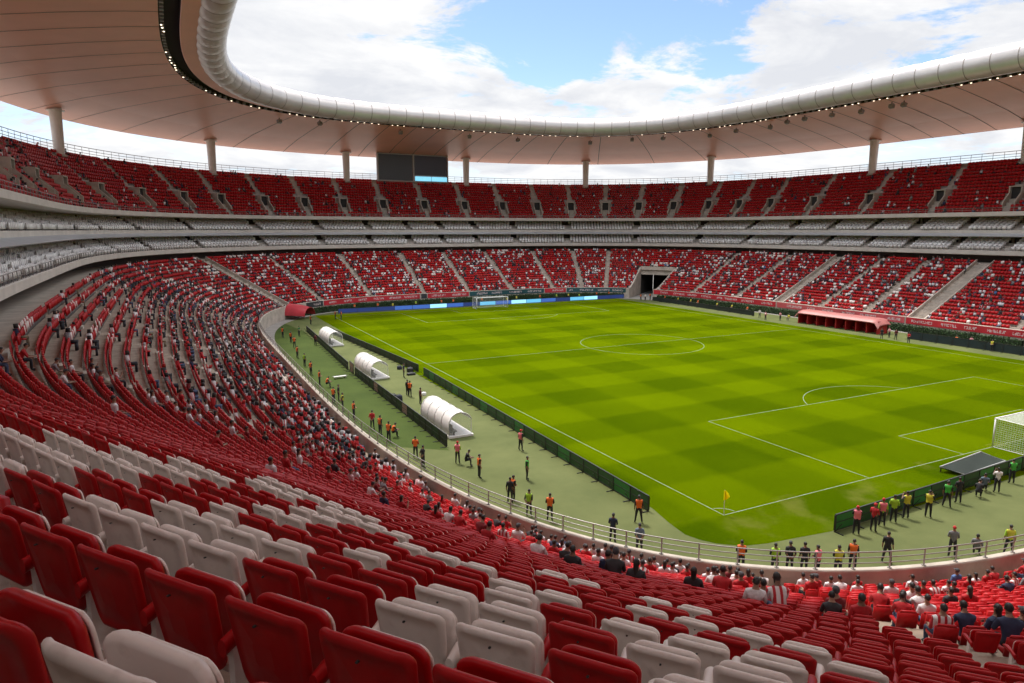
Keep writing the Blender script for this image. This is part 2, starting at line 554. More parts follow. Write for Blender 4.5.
# ------------------------------------------------------------------ lower stand
PITCH_R = 1.07
def drow(r): return 1.24+PITCH_R*r
NR_FULL, NR_CLUB = 28, 19
RA_ = 142.
CAM0, CAM1 = 42., 98.            # the section the photographer stands in: no club decks above it here
LOW_AISLES = [(39, 1.0), (22, 1.0), (9, 1.0), (421, 1.0), (409, 1.0), (397, 1.0), (384, 1.0), (366.5, 2.6), (355.6, 1.0), (343.5, 1.0), (330.4, 1.0),
              (318.6, 1.0), (306.7, 1.0), (295.2, 1.0), (287.6, 1.0), (281.9, 1.0), (259, 1.0), (246.3, 1.2), (234, 2.2), (223.9, 1.1), (214.1, 1.1),
              (203.9, 2.8), (188.4, 1.1), (176, 1.0), (164, 1.0), (152, 1.0), (140, 1.0), (128, 1.0), (114, 1.0), (101, 1.0), (88, 1.0), (76.6, 1.0), (66.6, 1.1)]
TUN0, TUN1, TUN_D = 268.9, 275.9, 11.8
def nrows(s):
    s = s % LEN
    return NR_FULL if CAM0 < s < CAM1 else NR_CLUB
lower = tag(empty('lower_stand', (CX, CY, 0)), 'raked concrete lower stand wrapping round the whole pitch behind a low front wall', 'stand')
def rel(o, parent):
    """parent without moving"""
    o.parent = parent
    o.matrix_parent_inverse = Matrix.Translation(-Vector(parent.location))
    return o
def terraces():
    mb = MB()
    def band(a, b, r0, r1):
        sv = srange(a, b, .8)
        prof = []
        for r in range(r0, r1):
            d = drow(r); z = ZL(d)
            prof += [(d-.85, z), (d+.22, z)]
        if r1 < NR_FULL: prof.append((prof[-1][0], prof[-1][1]+.3))
        else: prof.append((prof[-1][0], prof[-1][1]+.02))
        sweep(mb, sv, prof, mis=[0 if i % 2 == 0 else 1 for i in range(len(prof)-1)], at=low_at)
    band(CAM0, CAM1, 0, NR_FULL)
    band(CAM1, TUN0, 0, NR_CLUB)
    band(TUN1, LEN+CAM0, 0, NR_CLUB)
    r0 = int((TUN_D-1.24)/PITCH_R)+1
    band(TUN0, TUN1, r0, NR_CLUB)
    o = mb.build('terrace', [tread, concrete])
    rel(o, lower)
    # closed sides of the high section where it stands above its neighbours
    for s in (CAM0, CAM1):
        mb = MB()
        for r in range(NR_CLUB-1, NR_FULL):
            d = drow(r)
            q = [low_at(s, x)[0] for x in (d-.85, d+.22)]
            mb.add([(*q[0], 7.), (*q[1], 7.), (*q[1], ZL(d)), (*q[0], ZL(d))], [(0,1,2,3)])
        rel(mb.build('side_wall', concrete), lower)
    # walkway behind the last row, under the club decks; an added light-blocking wall shares its mesh
    for a, b in ((CAM1, LEN+CAM0),):
        sv = srange(a, b, 2.)
        zz = ZL(drow(NR_CLUB-1))
        sweep(mb, sv, [(drow(NR_CLUB-1)+.22, zz+.3), (26.5, zz+.3)], at=low_at)
        wm = MB(); sweep(wm, sv, [(26.5, zz+.3), (26.5, 13.0)], at=low_at); rel(wm.build('concourse_wall', mat('dim_wall', (.13, .11, .10), .8)), lower)  # shade of the gap under the decks is put into the wall colour
    sv = srange(CAM0, RA_, 2.)
    sweep(mb, sv, [(31.6, 15.2), (31.6, 16.4), (33.5, 16.4), (33.5, 20.1), (32.2, 20.1), (32.2, 21.4), (36, 30.6)])  # unseen wall and overhang behind the camera, added to block light from behind
    rel(mb.build('concourse_and_light_blocker', concrete), lower)
    mb = MB()
    for a, b in ((0, TUN0), (TUN1, LEN)):
        sv = srange(a, b, 1.2)
        sweep(mb, sv, [(0, 0), (0, 2.55), (.03, 2.6), (.32, 2.6), (.35, 2.55), (.35, 1.4)])
    rel(mb.build('front_wall', concrete), lower)
terraces()
def low_stairs():
    for s, w in LOW_AISLES:
        mb = MB()
        n = nrows(s)
        for r in range(n-1):
            d = drow(r); z0 = ZL(d); z1 = ZL(drow(r+1))
            p, nn = low_at(s, d+.05)
            ang = math.atan2(nn[1], nn[0])
            for q, f in ((-.18, .36), (.06, .7)):
                pp = p+nn*q
                zt = z0+(z1-z0)*f
                mb.box((pp[0], pp[1], (z0+zt)/2-.05), (.24, w, zt-z0+.1), 0, ang)
        rel(mb.build('aisle_stairs', concrete), lower)
        if w < 2: continue
        p, nn = at(s, 0.)
        tt = np.array([-nn[1], nn[0]])
        for sg in (-1, 1):
            mb = MB()
            rows = []
            for d in np.linspace(.4, 20.6, 12):
                z = ZL(d)
                q = p+nn*d+tt*sg*(w/2+.12)
                a_, b_ = q-tt*.11, q+tt*.11
                rows.append([(*a_, z-.2), (*a_, z+.95), (*b_, z+.95), (*b_, z-.2)])
            mb.grid(rows)
            mb.add(rows[0], [(0,1,2,3)]); mb.add(rows[-1], [(0,1,2,3)])
            rel(mb.build('stair_wall', concrete), lower)
low_stairs()
def tunnel():
    for s in (TUN0, TUN1):
        mb = MB()
        A, n = at(s, 0.)
        tt = np.array([-n[1], n[0]])
        ds = np.linspace(0, TUN_D, 8)
        for d0, d1 in zip(ds[:-1], ds[1:]):
            z0, z1 = max(2.6, ZL(d0)+.75), max(2.6, ZL(d1)+.75)
            q0, q1 = A+n*d0, A+n*d1
            o = tt*.2
            V = [(*(q0-o), 0), (*(q0+o), 0), (*(q1+o), 0), (*(q1-o), 0), (*(q0-o), z0), (*(q0+o), z0), (*(q1+o), z1), (*(q1-o), z1)]
            mb.add(V, [(4,5,6,7),(0,4,7,3),(1,2,6,5),(0,1,5,4),(3,7,6,2)])
        rel(mb.build('tunnel_wing', concrete), lower)
    mb = MB()
    sv = srange(TUN0+.1, TUN1-.1, 1.)
    zt = ZL(TUN_D)+1.0
    sweep(mb, sv, [(TUN_D, 5.5), (TUN_D-.3, 5.5), (TUN_D-.3, zt), (TUN_D+.1, zt), (TUN_D+.1, zt-1.2)])
    rel(mb.build('tunnel_lintel', concrete), lower)
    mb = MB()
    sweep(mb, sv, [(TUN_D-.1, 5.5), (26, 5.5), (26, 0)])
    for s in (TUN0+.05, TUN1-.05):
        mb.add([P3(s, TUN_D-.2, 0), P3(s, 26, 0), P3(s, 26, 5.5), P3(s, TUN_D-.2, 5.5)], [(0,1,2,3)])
    rel(mb.build('tunnel_passage', mat('shadowed_concrete', (.05, .045, .04), .9)), lower)  # shade of the passage is put into the concrete colour
tunnel()

# ------------------------------------------------------------------ club decks and upper stand: from beyond the right edge round to beyond the left edge
RA, RB = 140., LEN+CAM0-.5
SVR = srange(RA, RB, 1.6)
club = tag(empty('club_decks', (CX, CY, 0)), 'two cream coloured club decks with white seats stacked between the red stands', 'stand')
NCL, NCU = 5, 5
def clr(k): return 22.9+.82*k, 13.35+.44*k
def cur(k): return 25.15+.82*k, 17.15+.42*k
def club_build():
    mb = MB()
    sweep(mb, SVR, [(27.5, 12.9), (22.2, 12.9), (22.0, 13.0), (22.0, 13.75), (22.05, 13.8), (22.25, 13.8), (22.25, 13.3)], caps=False)
    rel(mb.build('lower_fascia', pale), club)
    mb = MB()
    prof = [(22.25, 13.35)]
    for k in range(NCL):
        d, z = clr(k); prof += [(d-.7, z), (d+.25, z)]
    prof += [(27.2, prof[-1][1])]
    sweep(mb, SVR, prof)
    rel(mb.build('lower_deck', pale), club)
    mb = MB()
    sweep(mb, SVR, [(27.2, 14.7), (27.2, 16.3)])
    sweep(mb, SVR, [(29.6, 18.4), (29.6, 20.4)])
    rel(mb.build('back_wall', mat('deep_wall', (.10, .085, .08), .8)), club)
    mb = MB()
    sweep(mb, SVR, [(27.3, 16.3), (22.6, 16.3), (22.5, 16.4), (24.4, 16.95)])
    rel(mb.build('eave', eave), club)
    mb = MB()
    sweep(mb, SVR, [(24.4, 16.95), (24.4, 17.5), (24.45, 17.55), (24.65, 17.55), (24.65, 17.0)])
    rel(mb.build('upper_fascia', pale), club)
    mb = MB()
    prof = [(24.65, 17.1)]
    for k in range(NCU):
        d, z = cur(k); prof += [(d-.65, z), (d+.25, z)]
    prof += [(29.6, prof[-1][1])]
    sweep(mb, SVR, prof)
    rel(mb.build('upper_deck', pale), club)
    # columns and partition fins along the backs of the boxes
    mb = MB()
    for s in np.arange(RA+2, RB, 3.2):
        for d, z0, z1 in ((26.9, 14.7, 16.3), (29.3, 18.4, 20.4)):
            p, n = at(s, d)
            mb.box((p[0], p[1], (z0+z1)/2), (.35, .35, z1-z0), 0, math.atan2(n[1], n[0]))
    o = rel(mb.build('box_fins', concrete), club); o['kind'] = 'stuff'
club_build()
upper = tag(empty('upper_stand', (CX, CY, 0)), 'steep concrete upper stand of red seats under the roof', 'stand')
NRU = 15
def ur(r): return 24.05+.74*r, 20.55+.70*r
UP_AISLES = [28., 13., 426-1., 414.5, 402., 390.3, 379.6, 371.1, 364.5, 359.3, 353.3, 347.3, 340.5, 332.1, 321.1, 309.5, 299.9, 292.9, 287.4, 282.6, 278.2, 273.4, 267.9, 262.3, 255.7,
             245.7, 232.5, 217.2, 203.3, 189., 175., 161., 147.]
VOM_R = 4                                                   # row at the vomitory's floor
def upper_build():
    mb = MB()
    sweep(mb, SVR, [(36, 20.1), (23.5, 20.1), (23.3, 20.2), (23.3, 20.9), (23.35, 20.95), (23.6, 20.95), (23.6, 20.5)])
    rel(mb.build('front_fascia', pale), upper)
    mb = MB()
    prof = []
    for r in range(NRU):
        d, z = ur(r); prof += [(d-.5, z), (d+.24, z)]
    prof += [(35.0, prof[-1][1]), (35.0, prof[-1][1]+.95), (35.2, prof[-1][1]+.95), (35.2, 20.1)]
    sweep(mb, SVR, prof, mis=[0 if i % 2 == 0 else 1 for i in range(len(prof)-1)])
    rel(mb.build('terrace', [tread, concrete]), upper)
    for s in UP_AISLES:
        mb = MB(); md = MB(); ms0 = MB(); ms1 = MB()
        # stairs
        for r in range(NRU-1):
            if VOM_R-1 <= r < VOM_R+4: continue
            ms = ms0 if r < VOM_R else ms1
            d, z0 = ur(r); z1 = ur(r+1)[1]
            p, n = at(s, d+.05)
            ang = math.atan2(n[1], n[0])
            for q, f in ((-.16, .36), (.06, .7)):
                pp = p+n*q
                zt = z0+(z1-z0)*f
                ms.box((pp[0], pp[1], (z0+zt)/2-.05), (.22, .95, zt-z0+.1), 0, ang)
        # vomitory: a concrete box standing out of the rake, a dark slab as the shade in its opening towards the pitch, low walls down to the front rows
        df, zf = ur(VOM_R); zf -= .1
        df -= .42
        p, n = at(s, 0.)
        tt = np.array([-n[1], n[0]])
        ang = math.atan2(n[1], n[0])
        def bx(m, d0, d1, t0, t1, z0, z1):
            q = p+n*(d0+d1)/2+tt*(t0+t1)/2
            m.box((q[0], q[1], (z0+z1)/2), (d1-d0, t1-t0, z1-z0), 0, ang)
        for sg in (-1, 1):
            bx(mb, df, df+2.6, sg*1.02-.14, sg*1.02+.14, zf-.8, zf+2.25)
            a0, b0 = sg*1.02-.13, sg*1.02+.13
            V = []
            for t in (a0, b0):
                for d_, lo, hi in ((df-1.9, zf-2.1, zf-.55), (df-.01, zf-.8, zf+1.25)):
                    q = p+n*d_+tt*t
                    V += [(q[0], q[1], lo), (q[0], q[1], hi)]
            mb.add(V, [(0,2,3,1), (4,5,7,6), (1,3,7,5), (0,1,5,4), (2,6,7,3)])
        bx(mb, df-.05, df+2.6, -1.18, 1.18, zf+2.25, zf+2.45)
        bx(md, df+.55, df+.7, -.87, .87, zf-.2, zf+2.24)  # dark slab stands in for the shade inside the opening
        rel(ms0.build('aisle_stairs', concrete), upper)
        rel(ms1.build('aisle_stairs', concrete), upper)
        vo = rel(mb.build('vomitory', concrete), upper)
        md.build('doorway_shade', dark, vo)
upper_build()

# ------------------------------------------------------------------ roof
roof = tag(empty('stadium_roof', (CX, CY, 40)), 'ring shaped stadium roof with beige soffit and a white tubular inner rim', 'roof')
soffit_m = mat('soffit_membrane', (.93, .47, .37), .42, var=.06, vscale=.12, detail=3)
SVF = srange(0, LEN, 1.0)
SOFFIT = [(37.0, 37.5), (34, 38.3), (28, 39.7), (20, 41.1), (14, 42.0), (10.6, 42.4)]
def soffit_z(d):
    a = SOFFIT[::-1]
    return float(np.interp(d, [q[0] for q in a], [q[1] for q in a]))
def roof_build():
    mb = MB()
    sweep(mb, SVF, SOFFIT)
    rel(mb.build('soffit', soffit_m, smooth=True), roof)
    mb = MB()
    sweep(mb, SVF, [(37.0, 37.5), (37.1, 37.8), (37.0, 38.2), (30, 41.2), (20, 43.6), (8.5, 45.2), (6.4, 45.2)])
    rel(mb.build('top_skin', white_metal, smooth=True), roof)
    mb = MB()
    sweep(mb, SVF, [(10.6, 42.4), (10.6, 43.6), (8.3, 43.6), (8.3, 42.5)])
    rel(mb.build('light_slot', dark), roof)
    mb = MB()
    sweep(mb, SVF, [(8.3, 42.5), (8.2, 42.4), (6.1, 42.55)])
    rel(mb.build('inner_band', soffit_m, smooth=True), roof)
    # radial seams of the membrane, narrow battens just under the soffit
    mb = MB()
    for s in np.arange(2, LEN, 6.4):
        for (d0, z0), (d1, z1) in zip(SOFFIT[:-1], SOFFIT[1:]):
            for a, b in (((d0, z0), (d1, z1)),):
                p0, n = at(s, a[0]); p1, _ = at(s, b[0])
                tt = np.array([-n[1], n[0]])*.075
                mb.add([(*(p0-tt), a[1]-.03), (*(p0+tt), a[1]-.03), (*(p1+tt), b[1]-.03), (*(p1-tt), b[1]-.03)], [(0,1,2,3)])
    o = rel(mb.build('soffit_seams', mat('seam_grey', (.16, .13, .11), .8)), roof); o['kind'] = 'stuff'
    # rim tube in short bays, each a little fuller between its seams
    mb = MB(); seam = MB()
    nb = int(LEN/4.0)
    sub = 5
    c_d, c_z, r0 = 4.6, 43.95, 2.15
    rows = []
    nn_ = 26
    for i in range(nb*sub):
        s = LEN*i/(nb*sub)
        u = (i % sub)/sub
        bulge = 1+.045*math.sin(math.pi*u)
        row = []
        for k in range(nn_):
            a = 2*math.pi*k/nn_
            row.append(P3(s, c_d+r0*bulge*math.cos(a), c_z+r0*bulge*math.sin(a)*1.0))
        rows.append(row)
    rows.append(rows[0])
    mb.grid(rows, wrap=True)
    rel(mb.build('rim_tube', mat('rim_cladding', (.64, .59, .56), .32, metal=.4, var=.10, vscale=.25), smooth=True), roof)
    for b in range(nb):
        s = LEN*b/nb
        g = []
        for ds in (-.07, .07):
            g.append([P3(s+ds, c_d+(r0+.035)*math.cos(2*math.pi*k/nn_), c_z+(r0+.035)*math.sin(2*math.pi*k/nn_)) for k in range(nn_)])
        seam.grid(g, wrap=True)
    o = rel(seam.build('rim_seams', mat('rim_seam_grey', (.30, .25, .22), .5)), roof); o['kind'] = 'stuff'
roof_build()
lamp_m = mat('lamp_glass', (.9, .85, .75), .2, emit=(1, .82, .58), estr=.7)
def roof_lamps():
    mb = MB(); ml = MB()
    for i, s in enumerate(np.arange(0, LEN, 1.5)):
        d = 10.25
        p, n = at(s, d)
        ang = math.atan2(n[1], n[0])
        mb.box((p[0], p[1], 42.62), (.45, .5, .4), 0, ang)
        if rng.random() < .55:
            ml.box((p[0]+rng.uniform(-.2, .2), p[1]+rng.uniform(-.2, .2), 42.40), (.20, .22, .06), 0, ang)
    o = rel(mb.build('lamp_housings', greysteel), roof); o['kind'] = 'stuff'
    o = rel(ml.build('lamp_lenses', lamp_m), roof); o['kind'] = 'stuff'
roof_lamps()
COLS = [(400., ), (377.9,), (357.4,), (337.9,), (306.4,), (285.1,), (269.6,), (237.3,), (206.,)]
COL_LABELS = ['roof column at the far left outside the first one in view', 'wide roof column at the left edge of the photo, rising from the upper seats',
              'second roof column from the left, left of the scoreboard by a wide gap', 'roof column just left of the black scoreboard', 'roof column just right of the black scoreboard',
              'roof column in the middle of the far end, behind the far right goal corner', 'roof column above the tunnel corner of the stand', 'rightmost roof column above the right hand stand',
              'roof column on the right beyond the edge of the photo']
def columns():
    col_m = mat('column_cladding', (.66, .58, .52), .45, var=.08, vscale=.6)
    proto = None
    me = None
    for (s,), lab in zip(COLS, COL_LABELS):
        p, n = at(s, 34.2)
        zb, zt = 30.2, soffit_z(34.2)
        if proto is None:
            t = empty('roof_column', (p[0], p[1], zb), math.atan2(n[1], n[0]))
            h = zt-zb
            mb = MB(); mb.tube([(0,0,0), (0,0,h*.4), (0,0,h+.1)], [.82, .88, .98], 28, cap=False); mb.build('shaft', col_m, t, smooth=True)
            mb = MB(); mb.tube([(0,0,h-.35), (0,0,h-.22)], 1.45, 28); mb.build('collar', col_m, t)
            mb = MB(); mb.tube([(0,0,0), (0,0,.35)], 1.15, 28); mb.build('base', concrete, t)
            proto = t
        else:
            t = copy_tree(proto)
            t.location = (p[0], p[1], zb); t.rotation_euler = (0, 0, math.atan2(n[1], n[0]))
        tag(t, lab, 'column', 'columns holding up the roof')
columns()
# ------------------------------------------------------------------ seats
SEAT_K, SEAT_W = 1.1, .59
def seat_positions(nrows_fn, rowfn, rmax, spacing, aisles, s_lo, s_hi, skip=None, phase=0., skew=False):
    """every seat of a tier: (s, row, x, y, z, nx, ny)"""
    out = []
    for r in range(rmax):
        d, z = rowfn(r)
        if skew: cp, cn, cum = low_curve(d)
        else: cum = offset_lengths(d)
        tot = cum[-1]
        sgrid = np.r_[SS, LEN]
        nseat = int(tot/spacing)
        pos = (np.arange(nseat)+.5+phase)*tot/nseat
        s = np.interp(pos, cum, sgrid)
        keep = np.array([True]*len(s))
        if s_hi-s_lo < LEN:
            su = np.where(s < s_lo, s+LEN, s)
            keep &= (su >= s_lo) & (su <= s_hi)
        if nrows_fn is not None:
            keep &= np.array([r < nrows_fn(q) for q in s])
        p, n = at(s, np.full(len(s), d))
        if skew:
            p, _ = low_at(s, np.full(len(s), d))
            n = np.c_[np.interp(s, SS, cn[:, 0]), np.interp(s, SS, cn[:, 1])]
            n /= np.hypot(*n.T)[:, None]
        for sa, w in aisles:
            pa, na = (low_at if skew else at)(sa, d)
            tx = -na[1]*(p[:, 0]-pa[0])+na[0]*(p[:, 1]-pa[1])
            dd = np.hypot(p[:, 0]-pa[0], p[:, 1]-pa[1])
            keep &= ~((dd < 6) & (np.abs(tx) < w/2+spacing*.42))
        if skip is not None: keep &= ~skip(s, r, d)
        for i in np.nonzero(keep)[0]:
            out.append((s[i], r, p[i, 0], p[i, 1], z, n[i, 0], n[i, 1]))
    return np.array(out)
def low_skip(s, r, d):
    return (s > TUN0-.25) & (s < TUN1+.25) & (d < TUN_D+.6)
LOW = seat_positions(nrows, lambda r: (drow(r), ZL(drow(r))), NR_FULL, SEAT_W, LOW_AISLES, 0, LEN, low_skip, 0., True)
def in_frame(A, m=30, h=.9):
    x, y, z = project(np.c_[A[:, 2], A[:, 3], A[:, 4]+h])
    return (z > .3) & (x > -m) & (x < 1024+m) & (y > -m) & (y < 683+m*4), x, y, z
NUM = ['zeroth','first','second','third','fourth','fifth','sixth','seventh','eighth','ninth','tenth','eleventh','twelfth','thirteenth','fourteenth','fifteenth','sixteenth',
       'seventeenth','eighteenth','nineteenth','twentieth']
def ordinal(n):
    if n <= 20: return NUM[n]
    tens = {2:'twenty',3:'thirty',4:'forty',5:'fifty',6:'sixty',7:'seventy',8:'eighty',9:'ninety'}
    if n < 100:
        return tens[n//10]+'-'+NUM[n % 10] if n % 10 else tens[n//10][:-1]+'ieth'
    return '%dth' % n
def slab(mb, w, h, th, r, curve, place, n=5, mi=0, inset=.0, top=1., taper=1.):
    """closed moulded panel: rounded corners, rounded rim, bowed across its width; place maps (x,y,z) to the seat"""
    out = []
    for cx_, cz_, a0 in ((w/2-r, h-r*top, 0), (-w/2+r, h-r*top, 90), (-w/2+r, r, 180), (w/2-r, r, 270)):
        rz = r*top if cz_ > h/2 else r
        for k in range(n+1):
            a = math.radians(a0+90*k/n)
            out.append((cx_+r*math.cos(a), cz_+rz*math.sin(a)))
    c = (0, h/2)
    rings = []
    def ring(k, y, shrink):
        g = []
        for x, z in out:
            dx, dz = x-c[0], z-c[1]
            L = math.hypot(dx, dz)
            f = max(0, (L-shrink)/L) if shrink < 1 else k
            X, Z = c[0]+dx*f, c[1]+dz*f
            X *= 1-(1-taper)*(1-Z/h)
            g.append(place(X, y+curve*(2*X/w)**2, Z))
        return g
    e = th*.38
    seq = [(.0, -th/2+inset, 'f.25'), (0, -th/2+inset, 'f.6'), (0, -th/2+inset, 'f.83'), (0, -th/2, 'f.86'), (0, -th/2, 's%f' % (e*1.6)), (0, -th/2+e*.3, 's%f' % (e*.4)), (0, -th/2+e, 's0'), (0, th/2-e, 's0'), (0, th/2-e*.3, 's%f' % (e*.4)),
           (0, th/2, 's%f' % (e*1.6)), (0, th/2, 'f.6'), (0, th/2, 'f.25')]
    for _, y, q in seq:
        if q[0] == 's': rings.append(ring(0, y, float(q[1:])))
        else: rings.append(ring(float(q[1:]), y, 2))
    mb.grid(rings, mi, wrap=True)
    N = len(out)
    mb.add(rings[0], [tuple(range(N-1, -1, -1))], mi); mb.add(rings[-1], [tuple(range(N))], mi)
K = SEAT_K
def tilt(y0, z0, deg):
    c, s = math.cos(math.radians(deg)), math.sin(math.radians(deg))
    return lambda x, y, z: (x*K, (y0+y*c-z*s)*K, (z0+z*c+y*s)*K)
def seat_proto(colour):
    m = red_seat if colour == 'red' else white_seat
    t = empty('stadium_seat')
    mb = MB(); slab(mb, .47, .47, .034, .070, .046, tilt(.02, .40, 10), mi=0, inset=.006, top=.85, taper=.88)
    # two bolt heads on the back
    for x in (-.0,):
        mb.box((x*K, (-.066)*K, .795*K), (.012*K, .016*K, .006*K), 1)
    mb.build('backrest', [m, black], t, smooth=True)
    mb = MB(); slab(mb, .435, .41, .042, .066, -.028, tilt(.205, .395, 9), top=.75, taper=.92)
    pan = mb.build('seat_pan', m, t, smooth=True)
    mb = MB(); slab(mb, .42, .385, .016, .066, -.026, tilt(.239, .398, 9), top=.8, taper=.92)
    mb.build('base_plate', white_seat, pan, smooth=True)
    mb = MB()
    # armrest on the seat's left side: post and rounded top
    pts = [(-.272, -.02, .58), (-.272, .10, .615), (-.272, .24, .62), (-.272, .31, .60)]
    G = []
    for (x, y, z), hw, hh in zip(pts, (.028, .036, .040, .030), (.045, .036, .034, .020)):
        G.append([((x+hw*math.cos(a))*K, y*K, (z+hh*math.sin(a))*K) for a in np.linspace(0, 2*math.pi, 10, endpoint=False)])
    mb.grid(G, wrap=True)
    mb.add(G[0], [tuple(range(10))]); mb.add(G[-1], [tuple(range(9, -1, -1))])
    mb.build('armrest', m, t, smooth=True)
    mb = MB()
    mb.box((-.272*K, .07*K, .30*K), (.035*K, .09*K, .58*K))
    mb.box((-.272*K, .10*K, .02*K), (.07*K, .22*K, .035*K))
    mb.box((0, .10*K, .40*K), (.50*K, .05*K, .04*K))
    mb.build('bracket', white_seat, t)
    return t
def dense_noise(a, b):
    """small smooth hash field for clustering"""
    return (math.sin(a*1.7+b*2.3)+math.sin(a*.63-b*1.1+2)+math.sin(a*.21+b*.4+5))/3
WHITE_RUNS = {26: [(63.37, 63.54)], 24: [(60.22, 61.18), (61.68, 62.8), (63.29, 63.75), (63.96, 64.16)], 23: [(58.06, 60.83), (61.41, 62.65), (62.92, 63.64), (63.87, 64.31)], 22: [(58.72, 60.6), (61.23, 61.56), (62.25, 62.53), (63.03, 63.28), (63.52, 64.45)], 21: [(58.77, 60.26), (60.99, 61.52), (62.86, 63.35), (64.54, 64.71)], 20: [(58.85, 60.11), (60.96, 61.49), (62.03, 62.71), (63.69, 64.65)], 19: [(59.32, 60.33), (60.6, 61.66), (63.33, 63.52)], 18: [(58.73, 61.04), (62.35, 62.46), (62.63, 62.86), (62.89, 63.21), (63.68, 64.01)]}
def seat_is_white(s, r):
    for a, b in WHITE_RUNS.get(int(r), ()):
        if a <= s <= b: return True
    return False
LOWW = np.array([seat_is_white(q[0], q[1]) for q in LOW])
inf, lx, ly, lz = in_frame(LOW)
dist = np.linalg.norm(LOW[:, 2:5]+[0, 0, 1]-CAM, axis=1)
near_ok = inf & (dist > 1.2)
order = np.argsort(np.where(near_ok, dist, 1e9))
IND = order[:300]
ind_mask = np.zeros(len(LOW), bool); ind_mask[IND] = True
# ---- spectators: which seats are taken
def occupancy():
    s = LOW[:, 0]; r = LOW[:, 1]
    u = rng.random(len(LOW))
    cl = np.array([dense_noise(a*.35, b*.8) for a, b in zip(s, r)])
    p = np.full(len(LOW), .36)+.22*cl
    left = (s > 375) | (s < 47)
    p[left] = (.46+.40*cl)[left]
    p[left & (r > 7) & ((s < 47) | (s > 405))] *= .5
    p[left & (r > 12)] *= .35
    near = (s >= 47) & (s < 110)
    p[near] = (.27+.28*cl)[near]
    p[near & (r > 5)] = .12
    p[near & (r > 8)] = .03
    p[near & (r > 13)] = 0
    return u < p
OCC = occupancy()
OCC[IND] = False
SHIRTS = {'white': (.72, .69, .70), 'red': (.42, .012, .018), 'striped': (.70, .66, .66), 'black': (.030, .028, .032), 'navy': (.02, .028, .07), 'grey': (.22, .21, .22), 'pale pink': (.62, .40, .42), 'dark red': (.18, .01, .014), 'blue': (.08, .16, .36)}
SH_NAMES = list(SHIRTS)
shirt_of = rng.choice(len(SH_NAMES), len(LOW), p=[.27, .29, .05, .17, .05, .08, .04, .04, .01])
# people the photograph shows clearly: pixel of the shoulders -> nearest seat
SHOWN = [(111, 406, 'white'), (284, 466, 'red'), (296, 462, 'white'), (372, 459, 'white'), (397, 465, 'white'), (414, 469, 'white'), (431, 479, 'white'), (458, 503, 'white'), (464, 507, 'white'), (205, 408, 'white'), (232, 432, 'white'), (330, 470, 'black'), (478, 532, 'dark red'), (500, 535, 'striped'), (512, 538, 'white'),
         (590, 550, 'white'), (603, 556, 'white'), (622, 557, 'white'), (641, 560, 'white'), (632, 558, 'striped'), (611, 551, 'black'), (686, 569, 'white'), (717, 584, 'white'), (730, 573, 'dark red'), (763, 606, 'white'), (790, 612, 'striped'),
         (818, 622, 'black'), (838, 619, 'dark red'), (858, 622, 'red'), (878, 628, 'red'), (897, 630, 'red'), (922, 636, 'striped'), (950, 640, 'navy'), (986, 648, 'navy'), (1004, 640, 'navy'), (1016, 650, 'black'), (833, 590, 'white'), (845, 592, 'white'), (556, 566, 'black'), (574, 568, 'black'), (608, 576, 'black'), (632, 580, 'black'),
         (690, 590, 'black'), (742, 586, 'red'), (905, 606, 'black'), (926, 610, 'white'), (934, 611, 'white'), (955, 575, 'blue'), (985, 577, 'red'), (812, 590, 'red'), (1000, 572, 'red'), (860, 585, 'red'), (900, 640, 'dark red')]
SHOWN_IDX = []
for X, Y, c in SHOWN:
    dd = (lx-X)**2+((ly-Y)*1.6)**2
    dd[~inf | (lz < 6)] = 1e9
    for i in np.argsort(dd)[:12]:
        if i not in SHOWN_IDX and not ind_mask[i]:
            SHOWN_IDX.append(i); OCC[i] = True; shirt_of[i] = SH_NAMES.index(c); break
BIG = set(SHOWN_IDX[:26])
N_STAFF = 100
occ_idx = np.nonzero(OCC & inf)[0]
cand = occ_idx[np.argsort(dist[occ_idx])]
SPEC = list(dict.fromkeys(list(SHOWN_IDX)+[i for i in cand[:300-N_STAFF]]))[:300-N_STAFF]
spec_mask = np.zeros(len(LOW), bool); spec_mask[SPEC] = True

def seats_individual():
    protos = {c: seat_proto(c) for c in ('red', 'white')}
    used = set()
    rows = {}
    for i in IND: rows.setdefault(int(LOW[i, 1]), []).append(i)
    rmax = max(rows)
    for r in sorted(rows, reverse=True):
        ids = sorted(rows[r], key=lambda i: lx[i])
        for k, i in enumerate(ids):
            c = 'white' if LOWW[i] else 'red'
            if c not in used: o = protos[c]; used.add(c)
            else: o = copy_tree(protos[c])
            q = LOW[i]
            o.location = (q[2], q[3], q[4])
            jz = rng.normal(0, .012)
            o.rotation_euler = (0, 0, math.atan2(-q[6], -q[5])-math.pi/2+jz)
            for ch in o.children:
                if ch.name.startswith('seat_pan'): ch.rotation_euler = (rng.normal(-.015, .022), 0, 0)
            tag(o, '%s folding stadium seat, %s from the left in the %s row up from the bottom' % (c, ordinal(k+1), ordinal(rmax-r+1)), 'seat', 'folding seats of the nearest rows')
    for c in protos:
        if c not in used:
            for ch in list(protos[c].children):
                for g in list(ch.children): bpy.data.objects.remove(g)
                bpy.data.objects.remove(ch)
            bpy.data.objects.remove(protos[c])
seats_individual()
